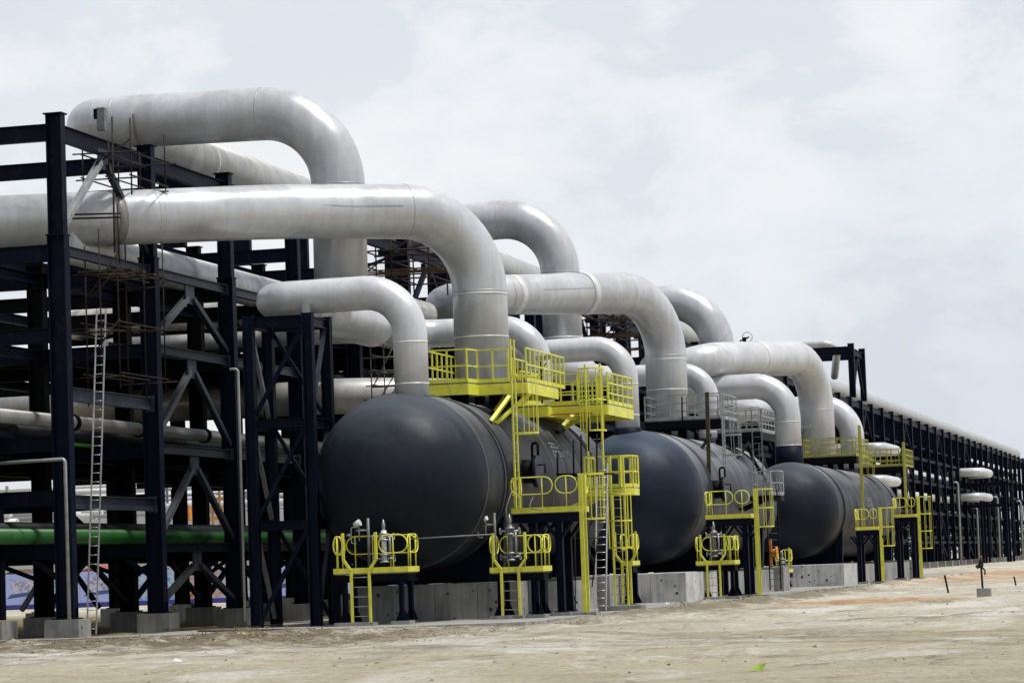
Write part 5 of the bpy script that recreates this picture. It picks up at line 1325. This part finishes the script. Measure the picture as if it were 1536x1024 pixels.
mb.add([p + V(q) for q in ((-.19, 0, .0), (-.08, .10, .05), (.07, .08, .03), (.17, .02, .14), (.10, -.10, .0), (-.04, -.08, .04), (.03, 0, .10))], [(0, 6, 1), (1, 6, 2), (2, 6, 3), (3, 6, 4), (4, 6, 5), (5, 6, 0)])
tag(mb.build('plastic_rag', 'rag'), 'crumpled lime green plastic scrap lying on the foreground dirt', 'litter')
for k, (px, py, la) in enumerate(((958, 921, 'white litter scrap on the dirt below the bright concrete plinth'), (1000, 906, 'white litter scrap on the kerb before the bright concrete plinth'), (263, 993, 'tiny white litter scrap on the bare dirt at lower left'))):
    p = at(px, py, Z=.0); mb = MB(); mb.add([p + V(q) for q in ((-.14, 0, 0), (-.05, .1, .06), (.1, .08, .04), (.15, 0, .02), (0, -.1, .03), (0, 0, .09))], [(0, 5, 1), (1, 5, 2), (2, 5, 3), (3, 5, 4), (4, 5, 0)])
    tag(mb.build('litter_scrap', 'litter'), la, 'litter')
# loose planks lying on the kerb
for k, (xa_, ya_, xb_, yb_, la) in enumerate(((250, 944, 420, 936, 'long timber plank lying on the kerb before the rack'), (300, 946, 470, 943, 'second timber plank lying nearer on the kerb'), (1090, 901, 1230, 886, 'pale plank lying on the kerb before the third vessel'))):
    tag(MB().bar(at(xa_, ya_, Z=.09), at(xb_, yb_, Z=.09), .22, .05).build('plank', 'conc_slab' if k == 2 else 'ply'), la, 'plank')

# ------------------------------------------------------------------ site banner behind the rack
def pic_mat(name, cols, scale, st=(1, 1, 1), off=0):
    mt, nt_, b = newmat(name)
    tc_ = N(nt_, 'ShaderNodeTexCoord'); mp = N(nt_, 'ShaderNodeMapping'); mp.inputs['Scale'].default_value = st; mp.inputs['Location'].default_value = (off, 0, off)
    nt_.links.new(tc_.outputs['Object'], mp.inputs['Vector'])
    vo = N(nt_, 'ShaderNodeTexVoronoi', Scale=scale); nt_.links.new(mp.outputs[0], vo.inputs['Vector'])
    nz = N(nt_, 'ShaderNodeTexNoise', Scale=scale * 2, Detail=5.0); nt_.links.new(mp.outputs[0], nz.inputs['Vector'])
    ad = N(nt_, 'ShaderNodeMath', operation='MULTIPLY_ADD'); ad.inputs[1].default_value = .5
    nt_.links.new(vo.outputs['Distance'], ad.inputs[0]); nt_.links.new(nz.outputs['Fac'], ad.inputs[2])
    rp = ramp(nt_, [(.3 + .5 * k / (len(cols) - 1), c) for k, c in enumerate(cols)])
    nt_.links.new(ad.outputs[0], rp.inputs['Fac']); nt_.links.new(rp.outputs['Color'], b.inputs['Base Color'])
    b.inputs['Roughness'].default_value = .5
    return mt
M['ban_bg'] = basic('lilac_print', (0.42, 0.42, 0.80), .5, 0, .1, .4)
M['ban_sky'] = basic('pale_sky_print', (0.40, 0.48, 0.85), .5, 0, .15, .6)
M['ban_blue'] = basic('deep_blue_print', (0.035, 0.035, 0.25), .5, 0, .1, 1)
M['ban_hull'] = basic('navy_ship_print', (0.06, 0.10, 0.28), .5, 0, .3, 2)
M['ban_mach'] = pic_mat('machinery_print', [(.05, .05, .09), (.25, .23, .35), (.55, .55, .75)], 3.0)
M['ban_steel'] = pic_mat('blue_steelwork_print', [(.03, .10, .30), (.10, .28, .55), (.45, .55, .75)], 2.5, (1, 1, 1), 3)
M['ban_orange'] = pic_mat('orange_pipes_print', [(.45, .10, .05), (.60, .25, .08), (.45, .42, .50)], 2.0, (1, 1, 3), 5)
M['ban_green'] = pic_mat('green_site_print', [(.05, .14, .12), (.2, .3, .3), (.5, .55, .65)], 2.5, (1, 1, 1), 8)
bn = thing('site_banner', 'long blue and lilac picture banner standing behind the rack', 'banner')
BY = 188.0; bx0, bx1 = -95.0, -50.0; z0b, z1b = .0, 2.45
MB().box((bx0, BY, .3), (bx1, BY + .05, z1b)).build('sheet', 'ban_bg', bn)
MB().box((bx0, BY - .012, .0), (bx1, BY, .33)).build('blue_stripe', 'ban_blue', bn)
x = bx0; rn = random.Random(4); kinds = ['ban_mach', 'ban_steel', 'ban_orange', 'ban_green', 'ban_mach', 'ban_steel']
k = 0
while x < bx1 - 3:
    wd = rn.uniform(2.6, 3.6); kd = kinds[k % 6]
    MB().box((x + .08, BY - .010, .36), (x + wd, BY - .001, 2.40)).build('picture', kd if kd not in ('ban_mach',) else 'ban_sky', bn)
    if kd == 'ban_mach':
        mb = MB(); mb.add([(x + .3, BY - .016, .75), (x + wd - .2, BY - .016, 1.0), (x + wd - .2, BY - .016, 1.25), (x + .6, BY - .016, 1.05)], [(0, 1, 2, 3)]); mb.build('picture_hull', 'ban_hull', bn)
        mb = MB(); mb.add([(x + .7, BY - .014, 1.02), (x + wd - .3, BY - .014, 1.22), (x + wd - .3, BY - .014, 2.0), (x + .5, BY - .014, 2.1)], [(0, 1, 2, 3)]); mb.build('picture_tank', 'ban_mach', bn)
    if kd == 'ban_orange':
        mb = MB()
        for q in range(5): mb.add([(x + .1 + q * .3, BY - .015, .4), (x + .35 + q * .3, BY - .015, .4), (x + wd - .1, BY - .015, 1.3 + q * .1), (x + wd - .1, BY - .015, 1.22 + q * .1)], [(0, 1, 2, 3)])
        mb.build('picture_pipes', 'orange', bn)
    x += wd; k += 1
xx = bx0
for q in range(16): MB().box((xx, BY + .06, 0), (xx + .08, BY + .14, 2.4)).build('stake', 'steel', bn); xx += 3.0
settle(bn, (bx0, BY, 0))
# site cabins behind the banner
for k, (xp, wpx, mt_, top, la) in enumerate(((-10, 70, 'ply', 862, 'brown spoil coloured cabin roof showing above the banner at far left'), (52, 26, 'orangecab', 862, 'orange brown cabin behind the banner left of the first post'), (112, 66, 'redcab', 855, 'red roofed cabin behind the banner between the first two posts'))):
    X0 = at(xp, 880, Y=200).x; X1 = at(xp + wpx, 880, Y=200).x; zt = at(xp, top, Y=200).z
    o = thing('site_cabin', la, 'cabin')
    MB().box((X0, 200, -.1), (X1, 205, zt - .35)).build('wall', mt_, o)
    mb = MB(); xm = (X0 + X1) / 2
    mb.add([(X0 - .1, 199.8, zt - .35), (X1 + .1, 199.8, zt - .35), (xm, 199.8, zt + .35), (X0 - .1, 205.2, zt - .35), (X1 + .1, 205.2, zt - .35), (xm, 205.2, zt + .35)], [(0, 1, 2), (5, 4, 3), (0, 2, 5, 3), (1, 4, 5, 2), (0, 3, 4, 1)])
    mb.build('roof', mt_, o); settle(o, (xm, 202, 0))

# distant process plant seen through the rack
YB = 300.0
wl = MB(); wl.box((-135, YB, 3.0), (-75, YB + 2, at(50, 781, Y=YB).z)); tag(wl.build('boundary_wall', 'farwall'), 'pale blank wall before the distant process plant', 'wall')
pl = thing('process_plant', 'distant grey process plant full of pipes seen through the rack', 'plant')
rn = random.Random(12)
for k in range(7):
    z = 8.6 + k * .75 + rn.uniform(-.1, .2); r_ = rn.choice([.12, .18, .3, .5])
    MB().tube([(-150, 320 + k, z), (-70, 320 + k, z)], r_, 12).build('pipe_run', rn.choice(['white', 'galv', 'pipe_light']), pl)
for k in range(90):
    x = rn.uniform(-150, -70); h = rn.uniform(8.5, 13.5)
    MB().box((x, 322, 3), (x + rn.uniform(.08, .3), 322.3, h)).build('post', rn.choice(['fargrey', 'fargrey', 'galv_dull', 'pipe_dark']), pl)
for k in range(30):
    x = rn.uniform(-150, -72); z = rn.uniform(8, 11.5); w_ = rn.uniform(.8, 3)
    MB().tube([(x, 318, z), (x + w_, 318, z)], rn.uniform(.25, .6), 12).build('drum', rn.choice(['fargrey', 'galv', 'white']), pl)
for k in range(24):
    x = rn.uniform(-150, -72); z = rn.uniform(7.6, 12.0)
    MB().box((x, 325, z), (x + rn.uniform(2, 7), 325.5, z + rn.uniform(.1, .4))).build('walkway', rn.choice(['fargrey', 'darkwall', 'galv_dull']), pl)
settle(pl, (-110, 320, 3))
# orange crane and lattice far behind
o = thing('site_crane', 'orange lattice machine far behind the rack', 'crane')
a = at(320, 780, Y=260)
for q in range(5):
    MB().box((a.x - 1.0, 260, 6.2 + q * .9), (a.x + 1.0, 260.3, 6.5 + q * .9)).build('lattice', 'orangecab', o)
for q in (-1.0, -.3, .4, .95): MB().box((a.x + q, 260.4, 5.5), (a.x + q + .14, 260.6, 10.6)).build('lattice', 'orangecab', o)
b = at(282, 768, Y=260); MB().box((b.x - .6, 259, b.z - .8), (b.x + .5, 260, b.z + .6)).build('cab', 'orange', o)
settle(o, (a.x, 260, 5.5))

# ------------------------------------------------------------------ far tree line on the horizon
def trees(label, X0, X1, Y, hmin, hmax, seed):
    rn = random.Random(seed); mb = MB()
    for _ in range(9000):
        x = rn.uniform(X0, X1); hh = hmin + (hmax - hmin) * (.5 + noise.noise(V((x * .06, seed, 0))))
        z = rn.uniform(0, 1) ** .7 * hh * rn.uniform(.8, 1.0); y = Y + rn.uniform(-6, 6); s_ = rn.uniform(.4, 1.1)
        a = V((rn.gauss(0, 1), rn.gauss(0, 1), rn.gauss(0, 1))).normalized() * s_; b = V((rn.gauss(0, 1), rn.gauss(0, 1), rn.gauss(0, 1))).normalized() * s_
        c = V((x, y, z)); mb.add([c - a, c + b, c + a, c - b], [(0, 1, 2, 3)])
    return tag(mb.build('tree_line', 'leaf'), label, 'trees', kind='stuff')
M['leaf'] = basic('dark_foliage', (0.05, 0.075, 0.035), .8, 0, .5, .3, .2)
trees('low hazy tree line far beyond the end of the rack', -260, 300, 900, 7, 14, 3)

# ------------------------------------------------------------------ render settings
sc.view_settings.view_transform = 'Standard'; sc.view_settings.look = 'None'
sc.view_settings.exposure = 0; sc.view_settings.gamma = 1
sc.render.engine = 'CYCLES'
sc.cycles.max_bounces = 6
